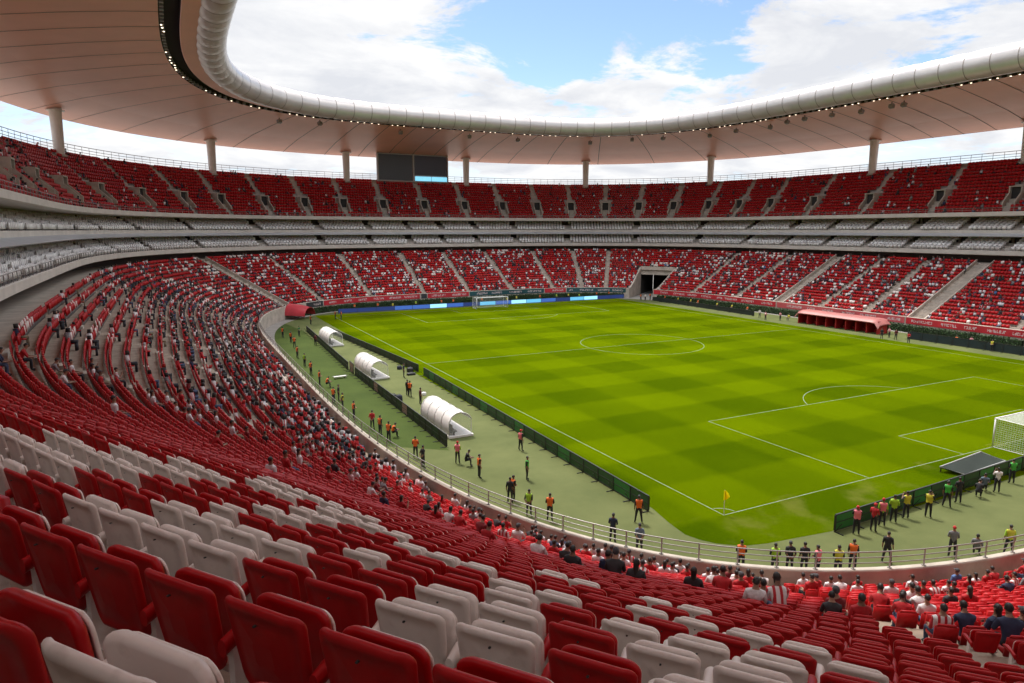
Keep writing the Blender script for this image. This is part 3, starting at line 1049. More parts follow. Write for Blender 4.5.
def oriented(A, V, scale=1., dz=0., jitter=0.):
    """place template V (k,3) (x along the row, y to the field, z up) at every seat of A"""
    n = len(A)
    fx, fy = -A[:, 5], -A[:, 6]
    if jitter:
        a = rng.normal(0, jitter, n)
        fx, fy = fx*np.cos(a)-fy*np.sin(a), fx*np.sin(a)+fy*np.cos(a)
    V = V if V.ndim == 3 else np.repeat(V[None], n, 0)
    V = V*(scale if np.isscalar(scale) else scale[:, None, None])
    T = np.empty_like(V)
    T[..., 0] = A[:, 2, None]+V[..., 0]*fy[:, None]+V[..., 1]*fx[:, None]
    T[..., 1] = A[:, 3, None]-V[..., 0]*fx[:, None]+V[..., 1]*fy[:, None]
    T[..., 2] = A[:, 4, None]+V[..., 2]+dz
    return T
SEAT_FAR = [(-.23,.23,-.02,.02,.38,.80,1.,-.06), (-.19,.19,-.08,-.04,.80,.855,.86,-.01), (-.215,.215,.15,.23,.36,.79,.94,-.03), (-.04,.04,.05,.13,.0,.38,1.,0)]
def seat_mass(name, A, white, occ, label, k=SEAT_K, extra=None, wmat=None):
    V, F, B = boxes_template(SEAT_FAR)
    V2 = V.copy()
    pan = slice(16, 24)
    # an occupied seat has its pan folded down
    pv = V[pan].copy()
    V2[pan] = np.c_[pv[:, 0], .03+(pv[:, 2]-.36)*.9, .40+(pv[:, 1]-.15)*.8]
    VV = np.where(occ[:, None, None], V2[None], V[None])
    VV = VV*(1+rng.normal(0, .012, (len(A), 1, 1)))
    T = oriented(A, VV, k, 0, .03)
    fm = np.where(white[:, None], 1, 0)*np.ones((1, len(F)), int)
    fm[:, B == 3] = 2
    me = mass_mesh(name, [red_seat, wmat or white_seat, greysteel], T, F, fm)
    o = link(name, me)
    tag(o, label, 'seats', kind='stuff')
rest = ~ind_mask
behind = (lz < -2)
keep = rest & ~(~inf & (dist < 4)) & (dist > 1.2)
W_far = LOWW.copy()
# single faded or replaced seats among the red ones
clw = np.array([dense_noise(a*.55+3, b*.7) for a, b in zip(LOW[:, 0], LOW[:, 1])])
W_far |= (rng.random(len(LOW)) < .04+.45*(clw > .45)) & ((LOW[:, 0] > 180) | (LOW[:, 0] < 34))
seat_mass('lower_stand_seats', LOW[keep], W_far[keep], OCC[keep], 'rows of red folding seats filling the lower stand round the pitch')
CLUB_AIS = [(s, 1.2) for s in np.arange(RA+4, RB, 9.6)]
CL = seat_positions(None, clr, NCL, .86, CLUB_AIS, RA, RB)
CU = seat_positions(None, cur, NCU, .86, CLUB_AIS, RA, RB)
club_seat = mat('club_seat_fabric', (.92, .86, .83), .6, var=.22, vscale=.35)
CA = np.concatenate([CL, CU])
seat_mass('club_seats', CA, np.ones(len(CA), bool), np.zeros(len(CA), bool), 'rows of white seats on the two club decks between the red stands', 1.5, wmat=club_seat)
def up_skip(s, r, d):
    m = np.zeros(len(s), bool)
    if VOM_R-2 <= r <= VOM_R+3:
        for a in UP_AISLES:
            p, _ = at(s, np.full(len(s), d)); q, _ = at(a, d)
            m |= np.hypot(p[:, 0]-q[0], p[:, 1]-q[1]) < 1.75
    return m
UP = seat_positions(None, ur, NRU, .66, [(s, .95) for s in UP_AISLES], RA, RB, up_skip)
UOCC = (rng.random(len(UP)) < .08+.07*np.array([dense_noise(a*.2, b) for a, b in zip(UP[:, 0], UP[:, 1])]))
seat_mass('upper_stand_seats', UP, np.zeros(len(UP), bool), UOCC, 'rows of red seats climbing the upper stand under the roof', 1.2)

# ------------------------------------------------------------------ people
skin_tones = [mat('skin_a', (.24, .12, .075), .5), mat('skin_b', (.17, .08, .05), .5), mat('skin_c', (.32, .18, .12), .5)]
hair_m = mat('dark_hair', (.014, .011, .010), .55)
shirt_m = [mat('shirt_'+n.replace(' ', '_'), c, .8, var=.18, vscale=14) for n, c in SHIRTS.items()]
def striped_shirt():
    m = shirt_m[SH_NAMES.index('striped')]
    nt = m.node_tree
    b = nt.nodes['Principled BSDF']
    tc = _node(nt, 'ShaderNodeTexCoord')
    sp = _node(nt, 'ShaderNodeSeparateXYZ')
    nt.links.new(tc.outputs['Object'], sp.inputs[0])
    a = _node(nt, 'ShaderNodeMath', operation='MULTIPLY'); a.inputs[1].default_value = 42
    nt.links.new(sp.outputs[0], a.inputs[0])
    s = _node(nt, 'ShaderNodeMath', operation='SINE'); nt.links.new(a.outputs[0], s.inputs[0])
    g = _node(nt, 'ShaderNodeMath', operation='GREATER_THAN'); g.inputs[1].default_value = .25
    nt.links.new(s.outputs[0], g.inputs[0])
    mx = _node(nt, 'ShaderNodeMix', data_type='RGBA')
    nt.links.new(g.outputs[0], mx.inputs[0])
    mx.inputs[6].default_value = (.70, .67, .67, 1); mx.inputs[7].default_value = (.45, .02, .03, 1)
    nt.links.new(mx.outputs[2], b.inputs['Base Color'])
striped_shirt()
trouser_m = [mat('dark_trousers', (.02, .02, .026), .8), mat('denim', (.05, .07, .13), .85), mat('khaki', (.20, .16, .10), .85)]
shoe_m = mat('dark_shoes', (.015, .014, .014), .5)
eye_m = mat('eye_dark', (.02, .015, .012), .3)
def skin_body(joints, edges, regions, fingers, head_c, face_dir=1.):
    """one continuous body grown round a skeleton; fingers and facial features are joined to it. Material slots: skin, shirt, trousers, shoes, eyes"""
    names = list(joints)
    me = bpy.data.meshes.new('body_skeleton')
    me.from_pydata([joints[n][0] for n in names], [(names.index(a), names.index(b)) for a, b in edges], [])
    o = bpy.data.objects.new('body_skeleton', me)
    COL.objects.link(o)
    md = o.modifiers.new('skin', 'SKIN')
    md.use_smooth_shade = True
    sv = me.skin_vertices[0].data
    for i, n in enumerate(names):
        r = joints[n][1]
        r = r if isinstance(r, tuple) else (r, r)
        g = 1.0 if n.startswith('head') or n.startswith('hand') else 1.2
        sv[i].radius = (r[0]*g, r[1]*g)
        sv[i].use_root = (n == 'pelvis')
    sb = o.modifiers.new('sub', 'SUBSURF'); sb.levels = 1; sb.render_levels = 1
    dg = bpy.context.evaluated_depsgraph_get()
    ev = o.evaluated_get(dg).to_mesh()
    V = [tuple(v.co) for v in ev.vertices]
    F = [tuple(p.vertices) for p in ev.polygons]
    o.evaluated_get(dg).to_mesh_clear()
    bpy.data.objects.remove(o); bpy.data.meshes.remove(me)
    segs = [(np.array(joints[a][0]), np.array(joints[b][0]), regions(a, b)) for a, b in edges]
    mb = MB()
    mats_ = []
    for f in F:
        c = np.mean([V[i] for i in f], 0)
        best, bm = 1e9, 0
        for a, b, m in segs:
            ab = b-a
            t = np.clip(np.dot(c-a, ab)/max(1e-9, ab @ ab), 0, 1)
            dd = np.linalg.norm(c-a-ab*t)
            if dd < best: best, bm = dd, m
        mats_.append(bm)
    mb.v = V; mb.f = F; mb.m = mats_
    for wrist, dirv, across, curl in fingers:
        w = Vector(wrist); d = Vector(dirv).normalized(); a = Vector(across).normalized()
        n = d.cross(a).normalized()
        for k, L in enumerate((.062, .076, .081, .074)):
            b0 = w+d*.045+a*((k-1.5)*.019*-1)
            p1 = b0+d*L*.45+n*L*.10*curl
            p2 = p1+d*L*.33+n*L*.25*curl
            p3 = p2+d*L*.25+n*L*.30*curl
            mb.tube([b0, p1, p2, p3], [.0095, .0088, .008, .0058], 5, 0)
        b0 = w+d*.008+a*.030
        mb.tube([b0, b0+d*.028+a*.022, b0+d*.056+a*.026+n*.012*curl], [.011, .0095, .007], 5, 0)
    # nose, ears, eyes, mouth
    h = Vector(head_c)
    mb.add([h+Vector((-.013,.088,-.030)), h+Vector((.013,.088,-.030)), h+Vector((0,.122,-.026)), h+Vector((0,.092,.020))], [(0,1,2),(0,2,3),(1,3,2)], 0)
    for sx in (-1, 1):
        mb.box(h+Vector((.032*sx, .094, .016)), (.022, .012, .010), 4)
        mb.tube([h+Vector((.074*sx, -.005, -.03)), h+Vector((.086*sx, -.012, .0)), h+Vector((.078*sx, -.008, .026))], [.010, .017, .012], 6, 0)
    mb.box(h+Vector((0, .089, -.055)), (.044, .010, .008), 4)
    return mb
def reg(a, b):
    k = a+' '+b
    if 'head' in k or 'neck' in k: return 0
    if 'hand' in k or 'elbow' in k and 'wrist' in k: return 0
    if 'toe' in k: return 3
    if 'knee' in k or 'ankle' in k or ('hip' in k and 'pelvis' in k): return 2
    return 1
def torso_joints(lean=0., base=(0, 0, .95), twist=0.):
    x, y, z = base
    def up(h, fwd=0.): return (x, y+math.sin(lean)*h+fwd*math.cos(lean), z+math.cos(lean)*h-fwd*math.sin(lean))
    J = {'pelvis': ((x, y, z), (.145, .105)), 'waist': (up(.16), (.135, .095)), 'chest': (up(.34), (.165, .11)), 'collar': (up(.47), (.12, .085)), 'neck': (up(.555, .01), .055),
         'head_jaw': (up(.63, .03), (.066, .070)), 'head_mid': (up(.715, .02), (.078, .092)), 'head_top': (up(.79, .012), (.058, .07))}
    for s, sx in (('L', -1), ('R', 1)):
        c = up(.455)
        J['shoulder'+s] = ((c[0]+.185*sx, c[1], c[2]), .062)
    E = [('pelvis','waist'),('waist','chest'),('chest','collar'),('collar','neck'),('neck','head_jaw'),('head_jaw','head_mid'),('head_mid','head_top'),('collar','shoulderL'),('collar','shoulderR')]
    return J, E, up(.72, .02), up
def limb(J, E, s, pts):
    """pts: elbow, wrist, hand"""
    for n, p, r in zip(('elbow', 'wrist', 'hand'), pts, (.043, .030, (.040, .022))): J[n+s] = (p, r)
    E += [('shoulder'+s, 'elbow'+s), ('elbow'+s, 'wrist'+s), ('wrist'+s, 'hand'+s)]
def leg(J, E, s, pts):
    for n, p, r in zip(('hip', 'knee', 'ankle', 'toe'), pts, (.088, .060, .043, (.042, .032))): J[n+s] = (p, r)
    E += [('pelvis', 'hip'+s), ('hip'+s, 'knee'+s), ('knee'+s, 'ankle'+s), ('ankle'+s, 'toe'+s)]
def make_pose(kind):
    fg = []
    if kind.startswith('stand'):
        J, E, hc, up = torso_joints(0.02)
        w = .03 if kind != 'stand_wide' else .10
        leg(J, E, 'L', [(-.095, 0, .90), (-.105-w*.5, .02, .49), (-.11-w, -.01, .085), (-.13-w, .15, .035)])
        leg(J, E, 'R', [(.095, 0, .90), (.105+w*.5, .02, .49), (.11+w, -.01, .085), (.13+w, .15, .035)])
        if kind == 'stand_sides' or kind == 'stand_wide':
            for s, sx in (('L', -1), ('R', 1)):
                limb(J, E, s, [(.235*sx, -.02, 1.12), (.255*sx, .06, .87), (.252*sx, .09, .80)])
                fg.append(((.252*sx, .085, .815), (0, .15, -1), (0, 1, .1) , 1. if sx < 0 else -1.))
        elif kind == 'stand_behind':
            for s, sx in (('L', -1), ('R', 1)):
                limb(J, E, s, [(.245*sx, -.10, 1.13), (.10*sx, -.19, .95), (.03*sx, -.20, .92)])
                fg.append(((.04*sx, -.20, .925), (-sx, 0, -.2), (0, 0, 1), .8))
        elif kind == 'stand_front':
            for s, sx in (('L', -1), ('R', 1)):
                limb(J, E, s, [(.25*sx, .03, 1.14), (.12*sx, .23, 1.05), (.05*sx, .26, 1.07)])
                fg.append(((.06*sx, .26, 1.07), (-sx, .15, .1), (0, 0, 1), .8))
        elif kind == 'stand_camera':
            for s, sx in (('L', -1), ('R', 1)):
                limb(J, E, s, [(.25*sx, .12, 1.18), (.12*sx, .30, 1.42), (.07*sx, .33, 1.50)])
                fg.append(((.07*sx, .33, 1.49), (-sx*.4, .2, 1), (-sx, .3, 0), .8))
    else:
        lean = {'sit_upright': -.06, 'sit_forward': .42, 'sit_phone': .05, 'sit_crossed': -.02}[kind]
        J, E, hc, up = torso_joints(lean, (0, 0.02, .53))
        for s, sx in (('L', -1), ('R', 1)):
            leg(J, E, s, [(.10*sx, .04, .52), (.13*sx, .44, .53), (.12*sx, .43, .09), (.13*sx, .58, .04)])
        c = up(.455)
        for s, sx in (('L', -1), ('R', 1)):
            if kind == 'sit_upright':
                limb(J, E, s, [(.25*sx, c[1]-.0, c[2]-.27), (.17*sx, .27, .66), (.14*sx, .34, .625)])
                fg.append(((.14*sx, .335, .63), (-.1*sx, 1, -.15), (-sx, 0, 0), .5))
            elif kind == 'sit_forward':
                limb(J, E, s, [(.23*sx, .34, .68), (.08*sx, .55, .66), (.03*sx, .60, .65)])
                fg.append(((.035*sx, .595, .652), (-sx, .5, -.1), (0, 0, 1), .8))
            elif kind == 'sit_crossed':
                limb(J, E, s, [(.24*sx, c[1]+.06, c[2]-.27), (.05*sx, .24, .78+.03*sx), (-.05*sx, .25, .79+.03*sx)])
                fg.append(((-.04*sx, .25, .79+.03*sx), (-sx, -.1, .1), (0, 0, 1), .5))
            else:
                if sx > 0:
                    limb(J, E, s, [(.25*sx, c[1]+.12, c[2]-.22), (.15*sx, .33, .98), (.11*sx, .36, 1.06)])
                    fg.append(((.115*sx, .355, 1.05), (-.2, .2, 1), (-1, .2, 0), .8))
                else:
                    limb(J, E, s, [(.25*sx, c[1]-.0, c[2]-.27), (.17*sx, .27, .66), (.14*sx, .34, .625)])
                    fg.append(((.14*sx, .335, .63), (-.1*sx, 1, -.15), (-sx, 0, 0), .5))
    mb = skin_body(J, E, reg, fg, hc)
    return mb, hc, J
def hair_mesh(hc, style):
    mb = MB()
    h = Vector(hc)
    rows = []
    n = 16
    lo = {'short': -.10, 'long': -1.5, 'cap': .12}[style]
    for i in range(7):
        el = math.pi/2-(math.pi/2+.75)*i/6
        row = []
        for k in range(n):
            a = 2*math.pi*k/n
            back = (1-math.sin(a))/2            # 1 behind, 0 in front
            e = el
            low = -.75*back+.42*(1-back)
            e = max(el, low)
            r = 1.0
            x = .082*math.cos(e)*math.cos(a)
            y = .098*math.cos(e)*math.sin(a)-.008
            z = .100*math.sin(e)+.020
            row.append(h+Vector((x, y, z)))
        rows.append(row)
    if style == 'long':
        row2 = []; row3 = []
        for k in range(n):
            a = 2*math.pi*k/n
            back = max(0, -math.sin(a)+.25)
            p = rows[-1][k]
            row2.append(p+Vector((0, -.01, -.10*min(1, back)*1.2))); row3.append(p+Vector((-p.x*.1+h.x*.1, -.02, -.20*min(1, back)*1.2)))
        rows += [row2, row3]
    mb.grid(rows, wrap=True)
    mb.add(rows[0], [tuple(range(n))])
    return mb
def cap_mesh(hc):
    mb = hair_mesh(hc, 'short')
    h = Vector(hc)
    mb.v = [tuple(h+(Vector(p)-h)*1.05) for p in mb.v]
    A = np.linspace(.35, math.pi-.35, 9)
    mb.grid([[h+Vector((.09*math.cos(a), .095*math.sin(a), .055)) for a in A], [h+Vector((.085*math.cos(a), .19*math.sin(a), .035)) for a in A]])
    return mb
def vest_mesh(mb, J, lo='pelvis'):
    """a sleeveless bib over the shirt: the torso's own faces pushed outwards, with thickness"""
    me = bpy.data.meshes.new('vest_tmp')
    me.from_pydata(mb.v, [], mb.f)
    me.update()
    xs = abs(J['shoulderL'][0][0])
    z0 = J['pelvis'][0][2]+.03
    z1 = J['collar'][0][2]+.07
    bm = bmesh.new(); bm.from_mesh(me)
    bm.faces.ensure_lookup_table()
    kill = []
    for i, f in enumerate(bm.faces):
        c = f.calc_center_median()
        sit = J['pelvis'][0][2] < .8
        if not (mb.m[i] in ((1,) if sit else (1, 2)) and z0 < c.z < z1 and abs(c.x) < xs-.005 and (not sit or c.z > z0+.05)): kill.append(f)
    bmesh.ops.delete(bm, geom=kill, context='FACES')
    bm.normal_update()
    loose = [v for v in bm.verts if not v.link_faces]
    bmesh.ops.delete(bm, geom=loose, context='VERTS')
    for v in bm.verts: v.co += v.normal*.022
    bm.to_mesh(me); bm.free()
    for p in me.polygons: p.use_smooth = True
    me.name = 'vest'
    return me
POSES = {}
def pose(kind):
    if kind not in POSES:
        mb, hc, J = make_pose(kind)
        body = mb.mesh('body', [skin_tones[0], shirt_m[0], trouser_m[0], shoe_m, eye_m], smooth=True)
        P = {'body': body, 'hc': hc, 'vest': vest_mesh(mb, J)}
        for st in ('short', 'long'): 
            m = hair_mesh(hc, st).mesh('hair', hair_m, smooth=True); P[st] = m
        P['cap'] = cap_mesh(hc).mesh('cap', mat('cap_cloth', (.05, .05, .055), .8), smooth=True)
        POSES[kind] = P
    return POSES[kind]
cap_mats = {'dark': mat('cap_cloth', (.05, .05, .055), .8), 'grey': mat('grey_cap_cloth', (.40, .40, .41), .8), 'red': mat('red_cap_cloth', (.45, .02, .02), .8)}
VESTS = {'orange': mat('orange_bib', (.72, .13, .012), .65), 'lime': mat('lime_bib', (.30, .50, .02), .65), 'green': mat('green_bib', (.05, .38, .04), .65), 'pink': mat('pink_bib', (.72, .16, .20), .65), 'yellow': mat('yellow_bib', (.50, .46, .03), .65)}
def person(kind, loc, ang, label, group, shirt, trousers=0, skin=0, hair='short', vest=None, k=1., cap='dark'):
    P = pose(kind)
    o = bpy.data.objects.new('person', P['body'])
    COL.objects.link(o)
    o.location = loc
    o.rotation_euler = (0, 0, ang)
    o.scale = (k, k, k)
    for i, m in enumerate((skin_tones[skin], shirt if not isinstance(shirt, int) else shirt_m[shirt], trouser_m[trousers], shoe_m, eye_m)):
        o.material_slots[i].link = 'OBJECT'; o.material_slots[i].material = m
    c = link('cap' if hair == 'cap' else 'hair', P[hair], o)
    if hair == 'cap':
        c.material_slots[0].link = 'OBJECT'; c.material_slots[0].material = cap_mats[cap]
    if vest:
        c = link('vest', P['vest'], o)
        if not c.material_slots: P['vest'].materials.append(VESTS[vest])
        c.material_slots[0].link = 'OBJECT'; c.material_slots[0].material = VESTS[vest]
    tag(o, label, 'person', group)
    return o
PK = .98
def spectators():
    # the order of every shirt colour along its row, counted from the left of the photo
    rank = {}
    vis = np.nonzero(OCC & inf)[0]
    for i in sorted(vis, key=lambda i: lx[i]):
        key = (int(LOW[i, 1]), int(shirt_of[i]))
        rank.setdefault(key, []).append(i)
    where = {i: k+1 for key, v in rank.items() for k, i in enumerate(v)}
    kinds = ['sit_upright', 'sit_forward', 'sit_phone', 'sit_crossed']
    for i in SPEC:
        q = LOW[i]
        kind = kinds[rng.choice(4, p=[.42, .28, .12, .18])]
        ang = math.atan2(-q[6], -q[5])-math.pi/2+rng.normal(0, .12)
        n = np.array([q[5], q[6]])
        p = np.array([q[2], q[3]])-n*.17
        hair = rng.choice(['short', 'long', 'cap'], p=[.66, .2, .14])
        sh = int(shirt_of[i])
        capc = 'dark'
        if abs(lx[i]-922) < 12 and abs(ly[i]-636) < 12: hair, capc = 'cap', 'grey'
        nm = SH_NAMES[sh]
        w = where.get(i, 1)
        row = int(q[1])+1
        person(kind, (p[0], p[1], q[4]+.0), ang,
               '%s top in the %s row behind the rail, %s such top from the left' % (nm, ordinal(row), ordinal(w)),
               'spectators sitting in the near lower stand', sh, int(rng.choice(3, p=[.55, .33, .12])), int(rng.choice(3)), str(hair), None, PK*(1.1 if i in BIG else 1.)*rng.normal(1, .04), capc)
spectators()
CROWD_T = [(-.20,.20,-.12,.10,.46,1.02,.82,-.02), (-.085,.085,-.09,.12,1.06,1.30,.75,.01), (-.18,.18,.05,.46,.44,.59,.92,0), (-.15,.15,.34,.45,.0,.46,1.1,0)]
def crowd(name, A, sh, k, label):
    V, F, B = boxes_template(CROWD_T)
    n = len(A)
    sc = k*rng.normal(1, .06, n)
    VV = np.repeat(V[None], n, 0)
    lean = rng.normal(.03, .10, n)
    VV[..., 1] += (VV[..., 2]-.46).clip(0)*lean[:, None]
    VV[..., 0] += rng.normal(0, .06, n)[:, None]
    VV[..., 1] += .10
    T = oriented(A, VV, sc, 0, .25)
    fm = np.zeros((n, len(F)), int)
    ns = len(shirt_m)
    fm[:, B == 0] = sh[:, None]
    sk = ns+rng.integers(0, 3, n)
    hd = np.where(rng.random(n) < .8, ns+3, ns+4+rng.integers(0, 3, n))
    hf = np.nonzero(B == 1)[0]
    for j, f in enumerate(hf): fm[:, f] = sk if j == 4 else hd   # only the face shows skin
    fm[:, B >= 2] = (ns+7+rng.choice(3, n, p=[.7, .2, .1]))[:, None]
    mats = shirt_m+skin_tones+[hair_m]+list(cap_mats.values())+trouser_m
    o = link(name, mass_mesh(name, mats, T, F, fm))
    tag(o, label, 'crowd', kind='stuff')
cm = OCC & ~spec_mask & ~((dist < 5))
crowd('lower_stand_crowd', LOW[cm], shirt_of[cm], 1.0, 'spectators scattered over the lower stand')
crowd('upper_stand_crowd', UP[UOCC], rng.choice(len(SH_NAMES), int(UOCC.sum()), p=[.16, .34, .05, .17, .07, .10, .05, .05, .01]), 1.1, 'few spectators scattered over the upper stand')
# ------------------------------------------------------------------ rails
def fence(name, label, cat, sv, d, z, h, bars, spacing, r=.03, parts=True, group=None, m=None):
    """a metal rail on posts along the curve"""
    p0, _ = at(sv, np.full(len(sv), d))
    mid = len(sv)//2
    o = empty(name, (p0[mid][0], p0[mid][1], z))
    tag(o, label, cat, group)
    m = m or steel
    for i, b in enumerate(bars):
        mb = MB()
        mb.tube([(q[0], q[1], z+b) for q in p0], r if b < h-.01 else r*1.25, 6, cap=False)
        rel(mb.build('handrail' if b >= h-.01 else 'crossbar', m, smooth=True), o)
    L = np.r_[0, np.cumsum(np.hypot(*np.diff(p0, axis=0).T))]
    at_ = np.arange(spacing/2, L[-1], spacing)
    px, py = np.interp(at_, L, p0[:, 0]), np.interp(at_, L, p0[:, 1])
    if parts:
        sx, sy, sz = project(np.c_[px, py, np.full(len(px), z)])
        vis = (sz > 1) & (sx > -20) & (sx < 1044) & (sy < 720)
        dd = np.hypot(px-CAM[0], py-CAM[1]); dd[~vis] = 1e9
        near = set(np.argsort(dd)[:95])
    else: near = set()
    rest = MB()
    pm = None
    for i, (x, y) in enumerate(zip(px, py)):
        if i in near and parts:
            if pm is None:
                q = MB(); q.box((0, 0, h/2), (.05, .05, h)); q.box((0, 0, .02), (.14, .14, .03)); pm = q.mesh('post', m)
            po = link('post', pm); po.location = (x, y, z); rel(po, o)
        else: rest.box((x, y, z+h/2), (.06, .06, h))
    if rest.v:
        w = rel(rest.build('posts', m), o); w['kind'] = 'stuff'
    return o
fence('front_railing', 'grey steel railing with three bars along the top of the front wall', 'railing', srange(372, LEN+104, .8), .17, 2.6, .80, (.28, .54, .80), 1.7, .024)
fence('upper_back_railing', 'thin railing along the top edge of the upper stand against the sky', 'railing', srange(RA, RB, 1.6), 35.0, 30.35, 2.5, (1.45, 1.95, 2.5), 2.1, .05, False, None, greysteel)
fence('upper_front_railing', 'thin railing at the front edge of the upper stand', 'railing', srange(RA, RB, 1.6), 23.5, 20.95, .75, (.35, .75), 1.8, .03, False)
fence('club_railing', 'thin railing along the front of the lower club deck', 'railing', srange(RA, RB, 1.6), 22.12, 13.8, .75, (.35, .75), 1.8, .03, False)

# ------------------------------------------------------------------ banners on the front wall, hedges and boards round the pitch
band = {'red': mat('red_banner', (.50, .022, .035), .5, var=.25, vscale=.5), 'pink red': mat('pink_red_banner', (.58, .10, .11), .5, var=.2, vscale=.4), 'black': mat('black_banner', (.03, .035, .04), .5), 'dark teal': mat('teal_banner', (.02, .075, .085), .4, var=.3, vscale=.4)}
letter_m = mat('banner_lettering', (.66, .52, .52), .6)
S_OF = np.linspace(180, 372, 4000)
_p, _ = at(S_OF, np.full(4000, 0.)); SXX, _, _ = project(np.c_[_p, np.full(4000, 2.)])
def s_at_x(X): return float(S_OF[np.argmin(abs(SXX-X))])
def banner(xa, xb, colour, label, z0=1.42, z1=2.5):
    a, b = sorted((s_at_x(xa), s_at_x(xb)))
    sv = srange(a+.06, b-.06, .8)
    o = empty('advertising_banner', P3((a+b)/2, -.05, z0))
    tag(o, label, 'banner')
    mb = MB()
    sweep(mb, sv, [(-.012, z0), (-.07, z0), (-.07, z1), (-.012, z1)], caps=True)
    rel(mb.build('panel', band[colour]), o)
    # worn block lettering too small to read from the camera
    s = a+.8
    while s < b-1.2:
        mb = MB()
        w = rng.uniform(1.6, 4.2)
        e = min(s+w, b-.7)
        t = s
        while t < e-.15:
            lw = rng.uniform(.16, .34)
            zc = z0+.30
            for k in range(rng.integers(1, 4)):
                za = zc+rng.choice([0, .17, .34]); 
                mb.add([P3(t, -.078, za), P3(t+lw, -.078, za), P3(t+lw, -.078, za+.12), P3(t, -.078, za+.12)], [(0,1,2,3)])
            q = t+rng.choice([0, lw*.7])
            mb.add([P3(q, -.081, zc), P3(q+lw*.34, -.081, zc), P3(q+lw*.34, -.081, zc+.46), P3(q, -.081, zc+.46)], [(0,1,2,3)])
            t += lw+.09
        s = e+rng.uniform(.7, 2.4)
        if mb.v: rel(mb.build('lettering', letter_m), o)
banner(306, 323, 'black', 'short black banner on the wall beside the red tunnel hood')
banner(323.5, 420, 'red', 'long red banner behind the far left corner of the pitch')
banner(421, 427, 'black', 'short black banner between two red ones at the far end')
banner(427.5, 469, 'red', 'red banner just left of the far goal')
banner(469.5, 544, 'dark teal', 'dark teal banner above the far goal')
banner(544.5, 566, 'red', 'short red banner right of the far goal')
banner(566.5, 626, 'dark teal', 'dark teal banner between far goal and tunnel')
banner(653.5, 776, 'red', 'long red banner right of the tunnel opening')
banner(776.8, 905, 'pink red', 'pinkish red banner above the red roofed dugout')
banner(906, 1075, 'red', 'red banner on the right edge of the photo')
leaf_m = mat('hedge_leaves', (.035, .085, .012), .75, col2=(.012, .035, .006), vscale=2.5)
def hedge(a, b, label):
    sv = srange(a, b, .16)
    n = len(sv)
    o = empty('hedge', P3((a+b)/2, -.5, 0)); tag(o, label, 'hedge')
    mb = MB()
    sweep(mb, sv[::6], [(-.1, .02), (-.1, 1.12), (-.72, 1.1), (-.8, .02)])
    rel(mb.build('core', mat('hedge_core', (.015, .03, .008), .9)), o)
    k = n*7
    s = rng.uniform(a, b, k)
    f = rng.random(k)
    d = np.where(f < .6, -.8-rng.random(k)*.22, -.1-rng.random(k)*.8)
    z = np.where(f < .6, rng.uniform(.05, 1.2, k), 1.10+rng.random(k)*.22)
    p, _ = at(s, d)
    c = np.c_[p, z]
    u = rng.normal(0, 1, (k, 3)); u /= np.linalg.norm(u, axis=1)[:, None]
    v = np.cross(u, rng.normal(0, 1, (k, 3))); v /= np.linalg.norm(v, axis=1)[:, None]
    u *= rng.uniform(.10, .2, k)[:, None]; v *= rng.uniform(.06, .12, k)[:, None]
    T = np.stack([c-u, c-v, c+u, c+v], 1)
    lf = link('foliage', mass_mesh('hedge_foliage', [leaf_m], T, [(0,1,2,3)], np.zeros((k, 1), int)))
    rel(lf, o)
hedge(277, 366, 'clipped green hedge under the banners behind the far goal')
hedge(186, 267.5, 'clipped green hedge under the red banners along the right side')
# boards along the pitch edges
def board_row(name, x0, y0, x1, y1, h, step, cols, label, facing, posts=True, th=.09, frame=None, bars=True, z0=.06, lean=0.):
    d = Vector((x1-x0, y1-y0)); L = d.length; d /= L
    ang = math.atan2(d.y, d.x)
    o = empty(name, ((x0+x1)/2, (y0+y1)/2, 0), ang)
    tag(o, label, 'advertising boards')
    n = max(1, int(round(L/step)))
    w = L/n
    meshes = {}
    for i in range(n):
        c = cols[i % len(cols)] if not callable(cols) else cols(i)
        if c.name not in meshes:
            mb = MB(); mb.box((0, 0, h/2+z0), (w-.10, th*.5, h-.08)); meshes[c.name] = mb.mesh('panel', c)
        p = link('panel', meshes[c.name], o); p.location = ((i+.5)*w-L/2, 0, 0)
    fm = frame or black
    mb = MB()
    mb.box((0, 0, z0+h-.03), (L, th, .06)); mb.box((0, 0, z0+.03), (L, th, .06))
    if bars: mb.box((0, facing*th*.35, z0+h*.5), (L, th*.35, .045))
    mb.build('frame_rails', fm, o)
    pm = MB(); pm.box((0, 0, h/2+z0), (.085, th*1.15, h-.13)); pm.box((0, facing*.28, .03), (.06, .6, .05)); pm.box((0, facing*.25, h*.35), (.035, .035, h*.7), M=Matrix.Rotation(-facing*.55, 4, 'X'))
    pmesh = pm.mesh('stand', fm)
    for i in range(n+1):
        if i > 60: break
        p = link('stand', pmesh, o); p.location = (i*w-L/2, 0, 0)
    return o
grn = mat('green_board_back', (.014, .085, .025), .45, var=.4, vscale=.6)
grn2 = mat('bright_green_board_back', (.025, .22, .045), .45, var=.4, vscale=.6)
dk = mat('dark_board', (.018, .024, .024), .5, var=.3, vscale=.5)
dgr = mat('dark_green_board', (.012, .040, .022), .5, var=.3, vscale=.5)
pinkb = mat('faded_pink_board', (.42, .26, .26), .6, var=.3, vscale=.8)
board_row('advertising_boards', -2.75, 49.6, -5.55, 88., .95, 1.9, [dgr, dk, dgr], 'row of dark boards seen from behind along the far half of the touchline', 1)
board_row('advertising_boards', -3.85, 2.6, -2.85, 47.2, 1.0, 1.95, [grn, grn2, grn, grn], 'row of green backed boards running along the near half of the touchline', 1)
